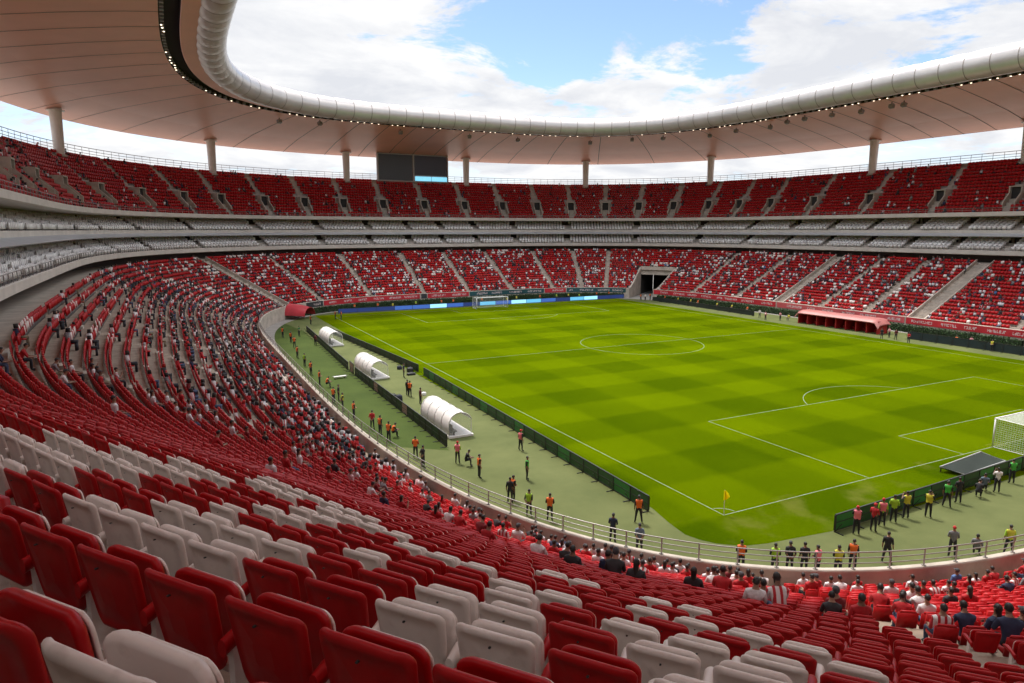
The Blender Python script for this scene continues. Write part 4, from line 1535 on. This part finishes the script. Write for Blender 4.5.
board_row('advertising_boards', -10.5, 20.4, -10.3, 51.2, 1.05, 1.75, lambda i: pinkb if i in (6, 12) else (dk, dgr, dk)[i % 3], 'row of black boards behind the two nearest white dugouts', 1)
board_row('advertising_boards', -10.3, 52.0, -10.25, 54.0, 1.3, 2., [pinkb], 'single faded pink board standing between two black rows', 1)
board_row('advertising_boards', -10.3, 54.8, -8.9, 90.5, 1.05, 1.9, [dk, dgr, dk, dgr], 'row of black boards running past the farthest white dugout', 1)
board_row('advertising_boards', 4.1, -4.75, 41., -3.6, 1.05, 1.9, [grn2, grn, grn2, grn], 'row of green backed boards behind the near goal line', -1)
blues = [mat('blue_screen', (.03, .07, .22), .3, emit=(.03, .08, .28), estr=.25), mat('pale_blue_screen', (.20, .42, .55), .3, emit=(.22, .5, .72), estr=.3), mat('navy_screen', (.012, .02, .06), .3, emit=(.01, .02, .08), estr=.3), mat('sky_screen', (.10, .28, .42), .3, emit=(.08, .32, .5), estr=.25)]
board_row('advertising_boards', 2., 114.4, 76., 113.6, .95, 4.1, lambda i: [blues[k] for k in (2, 2, 2, 0, 0, 1, 0, 2, 3, 0, 1, 3, 0, 2, 3, 1, 2, 2)][i % 18], 'row of lit blue boards behind the far goal', 1, bars=False)
board_row('advertising_boards', 77.6, 71., 78.6, 105., .95, 3.4, [dk], 'row of black boards on the right side near the tunnel', 1, bars=False)
board_row('advertising_boards', 77.3, 12., 77.2, 38., 1.25, 2.4, [mat('dark_blue_board', (.022, .034, .045), .35, var=.3, vscale=.6)], 'row of dark blue boards at the right edge, right of the red dugout', 1, bars=False)

# ------------------------------------------------------------------ goals, flag, dugouts, hood, scoreboard
gw = mat('goal_white', (.80, .80, .78), .35)
net_m = mat('net_white', (.62, .63, .60), .7)
def goal(x0, x1, y, sgn, label, cell):
    o = empty('football_goal', ((x0+x1)/2, y, 0)); tag(o, label, 'goal')
    w = (x1-x0)/2; h = 2.44; dp = 2.3*sgn
    for sx in (-1, 1):
        mb = MB(); mb.tube([(w*sx, 0, 0), (w*sx, 0, h)], .062, 10); mb.build('post', gw, o, smooth=True)
    mb = MB(); mb.tube([(-w-.06, 0, h), (w+.06, 0, h)], .062, 10); mb.build('crossbar', gw, o, smooth=True)
    mb = MB()
    for sx in (-1, 1):
        mb.tube([(w*sx, 0, h), (w*sx, dp, h-.05), (w*sx, dp, 0.03), (w*sx, 0, .03)], .035, 6)
    mb.tube([(-w, dp, h-.05), (w, dp, h-.05)], .03, 6); mb.tube([(-w, dp, .03), (w, dp, .03)], .035, 6)
    mb.build('net_frame', gw, o)
    mb = MB()
    t = .011
    def strand(a, b):
        a, b = Vector(a), Vector(b)
        mb.tube([a, b], t, 3, cap=False)
    nx = int(2*w/cell); nz = int(h/cell); ny = int(abs(dp)/cell)
    for i in range(nx+1):
        x = -w+2*w*i/nx
        strand((x, dp, 0), (x, dp, h-.05)); strand((x, 0, h), (x, dp, h-.05))
    for i in range(nz+1):
        z = h*i/nz
        strand((-w, dp, z*.98), (w, dp, z*.98))
        for sx in (-1, 1): strand((w*sx, 0, z), (w*sx, dp, z*.98))
    for i in range(1, ny):
        yy = dp*i/ny
        strand((-w, yy, h-.05*i/ny), (w, yy, h-.05*i/ny))
        for sx in (-1, 1): strand((w*sx, yy, 0), (w*sx, yy, h))
    mb.build('net', net_m, o)
goal(29.5, 37.6, 0.0, -1, 'white goal with a box net at the right edge, near end', .17)
goal(31.7, 39.5, PL, 1, 'white goal at the far end in front of blue boards', .3)
def corner_flag():
    o = empty('corner_flag', (.05, .05, 0)); tag(o, 'yellow corner flag on a thin pale pole at the near corner', 'flag')
    mb = MB(); mb.tube([(0, 0, 0), (0, 0, 1.62)], .022, 8); mb.build('pole', white_metal, o)
    mb = MB()
    G = []
    for i in range(7):
        u = i/6
        y = .04*math.sin(u*5)
        G.append([(-.02+.26*u, -y-.12*u, 1.66-.26*u), (-.02+.30*u, -y-.2*u, .98+.20*u)])
    mb.grid(G)
    # hanging cloth with a second fold behind it, so that it has some body
    mb.grid([[(p[0]*.8-.04, p[1]+.03, p[2]-.02) for p in r] for r in G], flip=True)
    fm = mat('flag_yellow', (.88, .70, .01), .8, spec=.1)
    nt = fm.node_tree
    tr = _node(nt, 'ShaderNodeBsdfTranslucent'); tr.inputs[0].default_value = (.9, .72, .01, 1)
    ad = _node(nt, 'ShaderNodeMixShader'); ad.inputs[0].default_value = .55
    nt.links.new(nt.nodes['Principled BSDF'].outputs[0], ad.inputs[1]); nt.links.new(tr.outputs[0], ad.inputs[2])
    nt.links.new(ad.outputs[0], nt.nodes['Material Output'].inputs[0])
    mb.build('cloth', fm, o, smooth=True)
corner_flag()
shell_m = mat('dugout_shell', (.78, .75, .73), .4, var=.06, vscale=.8)
clear_m = mat('clear_sheet', (.75, .78, .76), .15, alpha=.22)
def dugout(x, y0, y1, label, rot):
    L = y1-y0
    o = empty('dugout', (x, (y0+y1)/2, 0), rot); tag(o, label, 'dugout', 'white dugouts in a row')
    prof = [(-1.15, .28), (-1.18, .9), (-1.08, 1.45), (-.82, 1.88), (-.45, 2.12), (-.02, 2.18), (.42, 2.06), (.78, 1.82), (.98, 1.5)]
    nb = 4
    mb = MB()
    rows = []
    for i in range(nb*6+1):
        u = i/(nb*6)
        b = 1+.018*abs(math.sin(math.pi*nb*u))
        rows.append([(px*b, -L/2+L*u, .28+(pz-.28)*b) for px, pz in prof])
    mb.grid(rows); mb.grid([[(p[0]*.97, p[1], p[2]*.98) for p in r] for r in rows], flip=True)
    mb.build('shell', shell_m, o, smooth=True)
    for i in range(nb+1):
        y = -L/2+L*i/nb
        mb = MB(); mb.tube([(px*1.02, y, .28+(pz-.28)*1.02) for px, pz in prof], .04, 6); mb.build('rib', gw, o, smooth=True)
    mb = MB(); mb.box((-.05, 0, .11), (2.35, L+.3, .16)); mb.box((-1.2, 0, .24), (.12, L+.1, .12)); mb.build('platform', shell_m, o)
    for sy in (-1, 1):
        y = sy*(L/2-.01)
        mb = MB(); pts = [(px*.98, y, pz*.99) for px, pz in prof]+[(.98, y, .2), (-1.1, y, .2)]
        mb.add(pts, [tuple(range(len(pts)))]); mb.build('end_sheet', clear_m, o)
        mb = MB(); mb.tube([(.98, y, 1.5), (.98, y, .2)], .03, 6); mb.build('end_post', gw, o)
    mb = MB()
    ns = int(L/.55)
    for i in range(ns):
        y = -L/2+L*(i+.5)/ns
        mb.box((-.55, y, .55), (.45, .45, .09)); mb.box((-.80, y, .86), (.09, .44, .58)); mb.box((-.55, y, .36), (.09, .3, .34))
    mb.build('bench', mat('bench_grey', (.16, .15, .16), .5), o)
dugout(-8.45, 22.4, 28.9, 'nearest and largest looking of the white barrel roofed dugouts by the touchline', 0.02)
dugout(-8.25, 47.9, 54.4, 'middle one of the three white barrel roofed dugouts', .04)
dugout(-7.65, 73.6, 79.8, 'farthest white barrel roofed dugout, near the red hood', .03)
redp = mat('red_dugout_paint', (.42, .02, .025), .5)
def red_dugout():
    o = empty('covered_bench', (78.3, 51.5, 0)); tag(o, 'long dugout with a pale pink curved roof and red partitions', 'dugout')
    L = 17.2
    prof = [(-1.7, 2.05), (-1.3, 2.42), (-.4, 2.6), (.8, 2.62), (1.7, 2.5)]
    rows = []
    for i in range(25):
        u = i/24
        e = min(1, min(u, 1-u)/.07)
        dz = -1.0*(1-math.sqrt(max(0, 1-(1-e)**2)))
        rows.append([(px, -L/2+L*u, pz+dz*(.9 if k else 1.)) for k, (px, pz) in enumerate(prof)])
    mb = MB(); mb.grid(rows); mb.grid([[(p[0], p[1], p[2]-.12) for p in r] for r in rows], flip=True)
    mb.grid([[r[0] for r in rows], [(r[0][0], r[0][1], r[0][2]-.12) for r in rows]])
    mb.build('roof', mat('pink_roof', (.38, .13, .12), .5, var=.2, vscale=.4), o, smooth=True)
    for i in range(9):
        y = -L/2+.5+(L-1)*i/8
        mb = MB(); mb.box((.1, y, 1.1), (2.5, .14, 2.2)); mb.build('partition', redp, o)
    mb = MB(); mb.box((1.55, 0, 1.15), (.12, L-.8, 2.3)); mb.build('back_wall', mat('dark_red_wall', (.12, .012, .014), .6), o)
    for i in range(16):
        y = -L/2+1.0+(L-2)*i/15
        mb = MB(); mb.box((.6, y, .45), (.55, .5, .12)); mb.box((.9, y, .9), (.12, .5, .9)); mb.box((.6, y, .2), (.12, .4, .4)); mb.build('seat', redp, o)
red_dugout()
def hood():
    s = 368.0
    p, n = at(s, -1.9)
    o = empty('tunnel_hood', (p[0], p[1], 0), math.atan2(-n[1], -n[0])); tag(o, 'rounded red tunnel hood at the corner of the left stand', 'tunnel hood')
    rows = []
    for i in range(9):
        u = i/8
        x = -2.2+5.0*u
        rows.append([(x*.85, 2.3*math.cos(a), .4+(2.6-.7*u*u)*math.sin(a)**.8) for a in np.linspace(.12, math.pi-.12, 17)])
    mb = MB(); mb.grid(rows); mb.grid([[(q[0], q[1]*.97, q[2]-.06) for q in r] for r in rows], flip=True)
    mb.build('cover', mat('hood_red', (.46, .04, .055), .4, var=.15, vscale=.6), o, smooth=True)
    for k in (0, 8):
        mb = MB(); mb.tube([(q[0], q[1], q[2]) for q in rows[k]], .05, 6); mb.build('hoop', redp, o)
hood()
def scoreboard():
    a, b = np.array(P3(331.4, 33.2, 0)), np.array(P3(311.9, 33.2, 0))
    c = (a+b)/2
    L = np.linalg.norm(b-a)
    d = (b-a)/L
    ang = math.atan2(d[1], d[0])
    zb, h = 31.0, 7.3
    o = empty('scoreboard', (c[0], c[1], zb), ang); tag(o, 'big black scoreboard of two screens above the far left upper seats', 'scoreboard')
    mb = MB()
    f = .35
    mb.box((0, .1, h/2), (.5, .9, h+.2)); mb.box((0, .3, h/2), (L, .5, h-.3))
    for z in (.0, h): mb.box((0, .02, z), (L+.4, .8, .28))
    for sx in (-1, 1): mb.box((sx*L/2, .02, h/2), (.4, .82, h))
    mb.build('frame', mat('board_frame', (.40, .36, .34), .5), o)
    side = -1
    mb = MB(); mb.box((-L/4-.02, -.04, h/2+.05), (L/2-.6, .3, h-.4)); mb.build('screen', mat('charcoal_screen', (.045, .042, .042), .35, var=.1), o)
    mb = MB(); mb.box((L/4+.02, -.04, h*.5+.85), (L/2-.6, .3, h-1.9)); mb.build('screen', mat('maroon_screen', (.022, .010, .014), .3, var=.3, vscale=.2), o)
    for k in (0, 1):
        mb = MB(); mb.box((.35+L/8+k*(L/4-.15), -.04, .85), (L/4-.4, .3, 1.2)); mb.build('ticker', mat('ticker_blue', (.12, .32, .42), .3, emit=(.15, .42, .58), estr=.3, var=.5, vscale=.5), o)
    mb = MB()
    for x in (-L*.4, 0, L*.4): mb.box((x, .5, -.6), (.4, .4, 1.6)); mb.box((x, .5, h+.3), (.3, .3, .9))
    mb.build('bracket', greysteel, o)
scoreboard()
def flat_panel():
    o = empty('ground_panel', (23.1, -2.1, 0)); tag(o, 'dark framed panel lying on the grass behind the near goal line', 'panel')
    V = [(-3.4, .55), (-2.7, -.85), (3.1, -.55), (2.9, 1.15)]
    mb = MB(); mb.add([(x, y, .16+(.25 if y > 0 else 0)) for x, y in V]+[(x, y, .10+(.25 if y > 0 else 0)) for x, y in V], [(0,1,2,3), (7,6,5,4), (0,4,5,1), (1,5,6,2), (2,6,7,3), (3,7,4,0)])
    mb.build('sheet', mat('smoked_sheet', (.022, .030, .024), .55, spec=.2, var=.3, vscale=.5), o)
    mb = MB(); mb.tube([(x, y, .17+(.25 if y > 0 else 0)) for x, y in V], .05, 6, closed=True); mb.build('frame', mat('pale_frame', (.45, .45, .44), .5), o)
    mb = MB()
    for x, y in V: mb.box((x*.97, y*.95, .1+(.12 if y > 0 else 0)), (.06, .06, .2+(.25 if y > 0 else 0)))
    mb.build('foot', black, o)
flat_panel()
# small kit about the pitch
def ground(x, y): return (x, y, .012)
def bag(x, y, sx, sy, h, m, label, cat='bag', rz=0.):
    o = empty('kit_bag', (x, y, .008), rz); tag(o, label, cat)
    mb = MB()
    G = []
    for z, k in ((0, .96), (h*.15, 1.02), (h*.7, 1.0), (h*.92, .88), (h, .6)):
        G.append([(sx/2*k*np.sign(math.cos(a))*abs(math.cos(a))**.5, sy/2*k*np.sign(math.sin(a))*abs(math.sin(a))**.5, z) for a in np.linspace(0, 2*math.pi, 20, endpoint=False)])
    mb.grid(G, wrap=True); mb.add(G[-1], [tuple(range(20))])
    mb.build('body', m, o, smooth=True)
    mb = MB(); mb.tube([(-sx*.25, 0, h*.97), (-sx*.2, 0, h+.10), (sx*.2, 0, h+.10), (sx*.25, 0, h*.97)], .02, 6); mb.build('handle', black, o)
navy_m = mat('navy_cloth', (.02, .024, .04), .8)
bag(-3.6, 50.3, .8, .6, .55, black, 'black covered camera case at the gap in the touchline boards')
bag(-4.1, 48.4, 1.1, .5, .3, black, 'low black case lying by the gap in the touchline boards')
bag(-4.3, 52.4, .6, .5, .45, navy_m, 'dark navy bag beside the touchline boards near halfway')
bag(-9.5, 38.4, .8, .5, .4, black, 'black bag behind the board row left of the nearest dugout')
bag(-9.4, 36.6, .7, .5, .7, navy_m, 'upright dark bag behind the board row, left of nearest dugout')
bag(-5.6, 30.2, .4, .3, .3, mat('brown_cloth', (.12, .06, .04), .8), 'small brown bag alone on the pale turf')
bag(-6.2, 38.0, .55, .4, .35, white_metal, 'white bag on the pale turf beside two standing people')
def trolley():
    o = empty('white_stretcher', (-12.3, 50.5, .012), .1); tag(o, 'white stretcher lying on the green lane by the boards', 'stretcher')
    mb = MB(); mb.box((0, 0, .22), (1.5, .5, .07)); mb.build('bed', gw, o)
    mb = MB()
    for sx in (-.6, .6):
        for sy in (-.25, .25): mb.box((sx, sy, .09), (.05, .05, .18))
    for sy in (-.27, .27): mb.tube([(-.9, sy, .27), (.9, sy, .27)], .025, 6)
    mb.build('legs', greysteel, o)
trolley()
# lamps and cables slung under the roof edge
def roof_speakers():
    for s in (356, 349, 331, 314, 300, 286, 279, 272, 264, 257, 249, 243, 238, 232, 226, 221, 217):
        d = 11.6+rng.uniform(0, 3)
        p, n = at(s+rng.uniform(-1, 1), d)
        z = soffit_z(d)
        o = empty('roof_loudspeaker', (p[0], p[1], z), math.atan2(n[1], n[0])+rng.uniform(-.3, .3))
        tag(o, 'small dark loudspeaker hanging under the roof soffit', 'loudspeaker', 'loudspeakers hanging under the roof')
        mb = MB(); mb.box((0, 0, -.75), (.7, .9, .7), M=Matrix.Rotation(.35, 4, 'Y')); mb.build('cabinet', greysteel, o)
        mb = MB(); mb.box((0, 0, -.2), (.12, .12, .42)); mb.build('hanger', black, o)
roof_speakers()

# ------------------------------------------------------------------ people by the pitch: pixel of the head top in the photograph -> a point on the ground
def under(X, Y, h=1.78):
    d = (np.array([(X-512)/FPX, (341.5-Y)/FPX, 1.]) @ np.array([rgt, upv, fwd]))
    q = CAM+d*(h-CAM[2])/d[2]
    return float(q[0]), float(q[1])
solid = {n: mat('cloth_'+n, c, .8, var=.15, vscale=12) for n, c in {'black': (.016, .016, .018), 'navy': (.016, .022, .05), 'grey': (.16, .16, .17), 'bluegrey': (.12, .16, .22), 'red': (.42, .015, .02), 'maroon': (.10, .012, .018), 'lime': (.32, .55, .03), 'white': (.7, .68, .66), 'green': (.03, .16, .04), 'pink': (.62, .25, .28)}.items()}
STAFF = [
 (613.3, 513, 'stand_front', 'navy', None, 'cap', 'man in navy uniform and cap on the pale turf inside the railing'),
 (640, 523, 'stand_behind', 'bluegrey', None, 'cap', 'man in blue grey shirt standing close to the railing near the corner flag'),
 (639.3, 495, 'stand_wide', 'black', 'orange', 'cap', 'steward in orange bib at the near end of the touchline boards'),
 (742.2, 540, 'stand_front', 'black', 'orange', 'short', 'steward in orange bib standing inside the railing below the corner flag'),
 (776.2, 543, 'stand_front', 'black', 'lime', 'short', 'steward in lime bib beside two people in black by the railing'),
 (791.2, 541, 'stand_behind', 'black', None, 'cap', 'person in black standing just right of the lime bib by the railing'),
 (805.8, 542, 'stand_sides', 'black', None, 'short', 'person in black, second to the right of the lime bib'),
 (819, 545, 'stand_front', 'black', 'pink', 'short', 'person in black with pinkish bib, third right of the lime bib'),
 (839.8, 545, 'stand_front', 'black', 'yellow', 'short', 'slight person in yellow bib left of the brightest orange bib'),
 (854.7, 539, 'stand_sides', 'black', 'orange', 'short', 'steward in bright orange bib and dark trousers standing right of the yellow bib'),
 (889.3, 531.5, 'stand_wide', 'black', None, 'short', 'lone person in black in front of the green boards'),
 (955, 526, 'stand_front', 'grey', None, 'red', 'person in grey top and red cap on the green turf'),
 (978.3, 535, 'sit_upright', 'grey', None, 'short', 'person in grey sitting low by the railing at the right'),
 (1011.8, 524.7, 'stand_wide', 'lime', 'yellow', 'short', 'person in lime and yellow standing furthest right inside the railing'),
 (858.4, 505.6, 'stand_camera', 'black', 'pink', 'red', 'photographer in pink bib at the left end of the green boards'),
 (875.5, 503, 'stand_front', 'red', None, 'red', 'person in red top and cap, second from the end of the green boards'),
 (884.2, 498, 'stand_sides', 'lime', 'pink', 'red', 'person in pink bib over lime clothes behind the green boards'),
 (895.6, 494.7, 'stand_front', 'lime', 'lime', 'short', 'person dressed all in lime behind the green boards'),
 (908.3, 491, 'stand_camera', 'grey', 'yellow', 'short', 'photographer in grey with a yellow bib behind the green boards'),
 (930.6, 490, 'stand_camera', 'black', 'yellow', 'short', 'photographer in black with yellow bib leaning at the green boards'),
 (949.2, 480.5, 'stand_wide', 'black', 'green', 'cap', 'person in green bib standing upright at the green boards'),
 (960.8, 477, 'stand_front', 'black', None, 'short', 'person in black right of the green bib at the boards'),
 (980, 483, 'sit_forward', 'black', None, 'short', 'photographer in black crouching at the boards'),
 (986, 474, 'sit_upright', 'bluegrey', None, 'short', 'photographer in blue grey sitting at the boards'),
 (999.5, 467.3, 'stand_camera', 'white', None, 'short', 'photographer in white top at the boards near the goal'),
 (1014.4, 459, 'stand_front', 'black', 'green', 'short', 'person in green bib nearest to the goal net'),
 (479, 454, 'stand_sides', 'black', 'orange', 'short', 'steward in orange bib right of the near end of black boards'),
 (527, 456, 'stand_sides', 'black', 'green', 'short', 'steward in green bib alone on the pale turf'),
 (520.6, 429.3, 'stand_wide', 'black', 'pink', 'red', 'person in black and pink by the middle of the touchline boards'),
 (513, 475, 'stand_front', 'black', 'orange', 'short', 'steward in orange and black facing away near the railing'),
 (510, 477, 'stand_sides', 'black', None, 'short', 'person in black shoulder to shoulder with an orange bib near the railing'),
 (529, 489, 'stand_behind', 'black', 'lime', 'short', 'steward in lime bib at the railing left of an orange bib'),
 (550, 493, 'stand_front', 'black', 'orange', 'short', 'steward in orange bib at the railing right of a lime bib'),
 (457.3, 441, 'stand_front', 'lime', 'pink', 'red', 'person in lime and pink near the end of the black boards'),
 (464.8, 452, 'sit_forward', 'black', None, 'short', 'person in black sitting near the end of the black boards'),
 (415.1, 436, 'stand_front', 'red', 'orange', 'short', 'steward in red and orange on the lane by the end of black boards'),
 (422.6, 445, 'stand_behind', 'black', None, 'short', 'person in black standing on the lane at the railing'),
 (407, 379.3, 'stand_sides', 'black', None, 'short', 'left one of the two people in black between the dugouts'),
 (409.6, 380.5, 'stand_front', 'black', 'orange', 'short', 'person with orange bib beside a person in black between the dugouts'),
 (420.1, 387.5, 'stand_wide', 'maroon', None, 'short', 'person in maroon with a white bag between the dugouts'),
 (403.4, 363, 'stand_sides', 'navy', None, 'short', 'person in navy by the gap in the touchline boards'),
 (371.8, 410, 'stand_behind', 'red', None, 'short', 'person in red on the lane close to the railing'),
 (379.6, 415, 'stand_sides', 'black', 'orange', 'short', 'orange bibbed steward on the lane beside a person in red'),
 (388.2, 421, 'stand_front', 'black', 'orange', 'short', 'first of a close pair of orange bibs on the lane'),
 (391.7, 425, 'sit_forward', 'black', 'orange', 'short', 'crouching one of a close pair of orange bibs on the lane'),
 (310.4, 315.1, 'stand_sides', 'black', 'orange', 'short', 'steward in orange bib at the far start of the black boards'),
 (282.2, 326.8, 'stand_front', 'black', 'orange', 'short', 'steward in orange bib below the red hood, nearest the railing'),
 (290.4, 331.5, 'stand_sides', 'black', 'orange', 'cap', 'steward in orange bib and cap walking below the red hood'),
 (294, 336.2, 'stand_front', 'black', 'orange', 'short', 'third orange bib down the path from the red hood'),
 (296.8, 345.6, 'stand_wide', 'black', 'orange', 'short', 'fourth orange bib down the path from the red hood'),
 (304, 353, 'stand_sides', 'black', 'lime', 'short', 'steward in lime bib among orange ones on the lane'),
 (310.4, 360.8, 'stand_behind', 'black', 'orange', 'short', 'orange bib next below the lime bib on the lane'),
 (319, 370, 'stand_front', 'black', 'orange', 'short', 'second orange bib below the lime bib on the lane'),
 (325.6, 378, 'sit_forward', 'black', 'orange', 'short', 'crouching steward in orange bib on the lane by the stretcher'),
 (333, 386.6, 'stand_front', 'black', 'orange', 'short', 'steward in orange bib on the lane left of a person in black'),
 (338, 384.2, 'stand_sides', 'black', None, 'short', 'person in black standing between orange and yellow bibs on the lane'),
 (342, 392.4, 'stand_behind', 'black', 'yellow', 'short', 'steward in yellow bib on the lane'),
 (353.2, 400.6, 'stand_front', 'black', 'orange', 'short', 'single orange bib on the lane between the yellow bib and the person in red'),
 (315, 334, 'stand_sides', 'maroon', None, 'short', 'person in maroon beside the black boards near the farthest dugout'),
 (298.6, 325.7, 'stand_front', 'green', None, 'short', 'person in green below the red hood'),
 (335, 310.5, 'stand_front', 'black', 'orange', 'short', 'left orange bib of a pair at the far left corner of the pitch'),
 (340.8, 310.5, 'stand_sides', 'black', 'orange', 'short', 'right orange bib of a pair at the far left corner of the pitch'),
 (641, 293.5, 'stand_front', 'black', 'orange', 'short', 'left orange bib in the mouth of the dark tunnel'),
 (645.5, 293.5, 'stand_sides', 'white', None, 'short', 'person in white in the mouth of the dark tunnel'),
 (650.4, 293, 'stand_front', 'black', 'orange', 'short', 'right orange bib in the mouth of the dark tunnel'),
 (760, 309, 'stand_front', 'white', None, 'short', 'person in white left of the long pink roofed dugout'),
 (766, 311, 'stand_sides', 'pink', None, 'short', 'person in pink left of the long pink roofed dugout'),
 (780.7, 311.5, 'stand_front', 'pink', None, 'short', 'person in pink at the left end of the pink roofed dugout'),
 (789, 314, 'sit_upright', 'black', 'yellow', 'short', 'person in yellow bib sitting at the left end of the pink roofed dugout'),
 (882.5, 328, 'stand_sides', 'black', None, 'short', 'person in black right of the pink roofed dugout'),
 (890, 327, 'stand_front', 'pink', None, 'short', 'person in pink right of the pink roofed dugout'),
 (896.6, 329, 'stand_sides', 'maroon', None, 'short', 'person in maroon right of the pink roofed dugout'),
 (909.5, 332, 'stand_front', 'red', None, 'short', 'person in red at the left end of the dark blue boards'),
 (957, 335.7, 'sit_upright', 'black', 'orange', 'short', 'steward in orange bib sitting behind the dark blue boards'),
 (972, 336, 'stand_front', 'pink', None, 'short', 'person in pink behind the dark blue boards'),
 (993, 339.5, 'stand_front', 'black', 'yellow', 'short', 'person in yellow bib behind the dark blue boards'),
]
def staff():
    for X, Y, kind, top, vest, hair, label in STAFF:
        h = {'sit_upright': 1.30, 'sit_forward': 1.12}.get(kind, 1.80)
        x, y = under(X, Y, h)
        # towards the pitch, or along the touchline for those on the lane
        if Y > 500 and X > 600 and X < 830: ang = math.atan2(20-y, 20-x)-math.pi/2
        elif X > 830 and Y > 440: ang = math.atan2(10-y, 35-x)-math.pi/2
        elif Y < 345 and X > 630: ang = math.pi/2
        else: ang = -math.pi/2+rng.uniform(-.5, .9)
        ang += rng.normal(0, .25)
        capc = 'red' if hair == 'red' else 'dark'
        person(kind, (x, y, .013), ang, label, 'staff round the pitch', solid[top], 0, int(rng.choice(3)), 'cap' if hair in ('cap', 'red') else 'short', vest, 1., capc)
    # stewards and ball boys sitting behind the boards of the far end and the right side
    ex = [(x, 116.2) for x in (6, 11, 14.5, 20, 26, 29, 36.5, 43, 45.5, 52, 57, 60.5, 64, 69, 73)]+[(79.8, y) for y in (102, 97, 92.5, 90, 84, 79.5, 75)]
    cs = ['orange', 'yellow', 'orange', 'lime']
    for k, (x, y) in enumerate(ex):
        v = cs[rng.integers(0, 4)] if y > 110 else ('yellow' if k % 3 else 'orange')
        lab = '%s bib %s' % (v, ('%s from the left behind the blue boards of the far end' % ordinal(k+1)) if y > 110 else ('%s from the tunnel behind the black boards on the right' % ordinal(k-14)))
        sitting = rng.random() < .3 or y < 110
        person('sit_upright' if sitting else 'stand_front', (x+rng.uniform(-.3, .3), y, .01 if not sitting else .25), math.pi if y > 110 else math.pi/2, 'steward in '+lab, 'staff round the pitch', solid['black'], 0, int(rng.choice(3)), 'short', v)
staff()
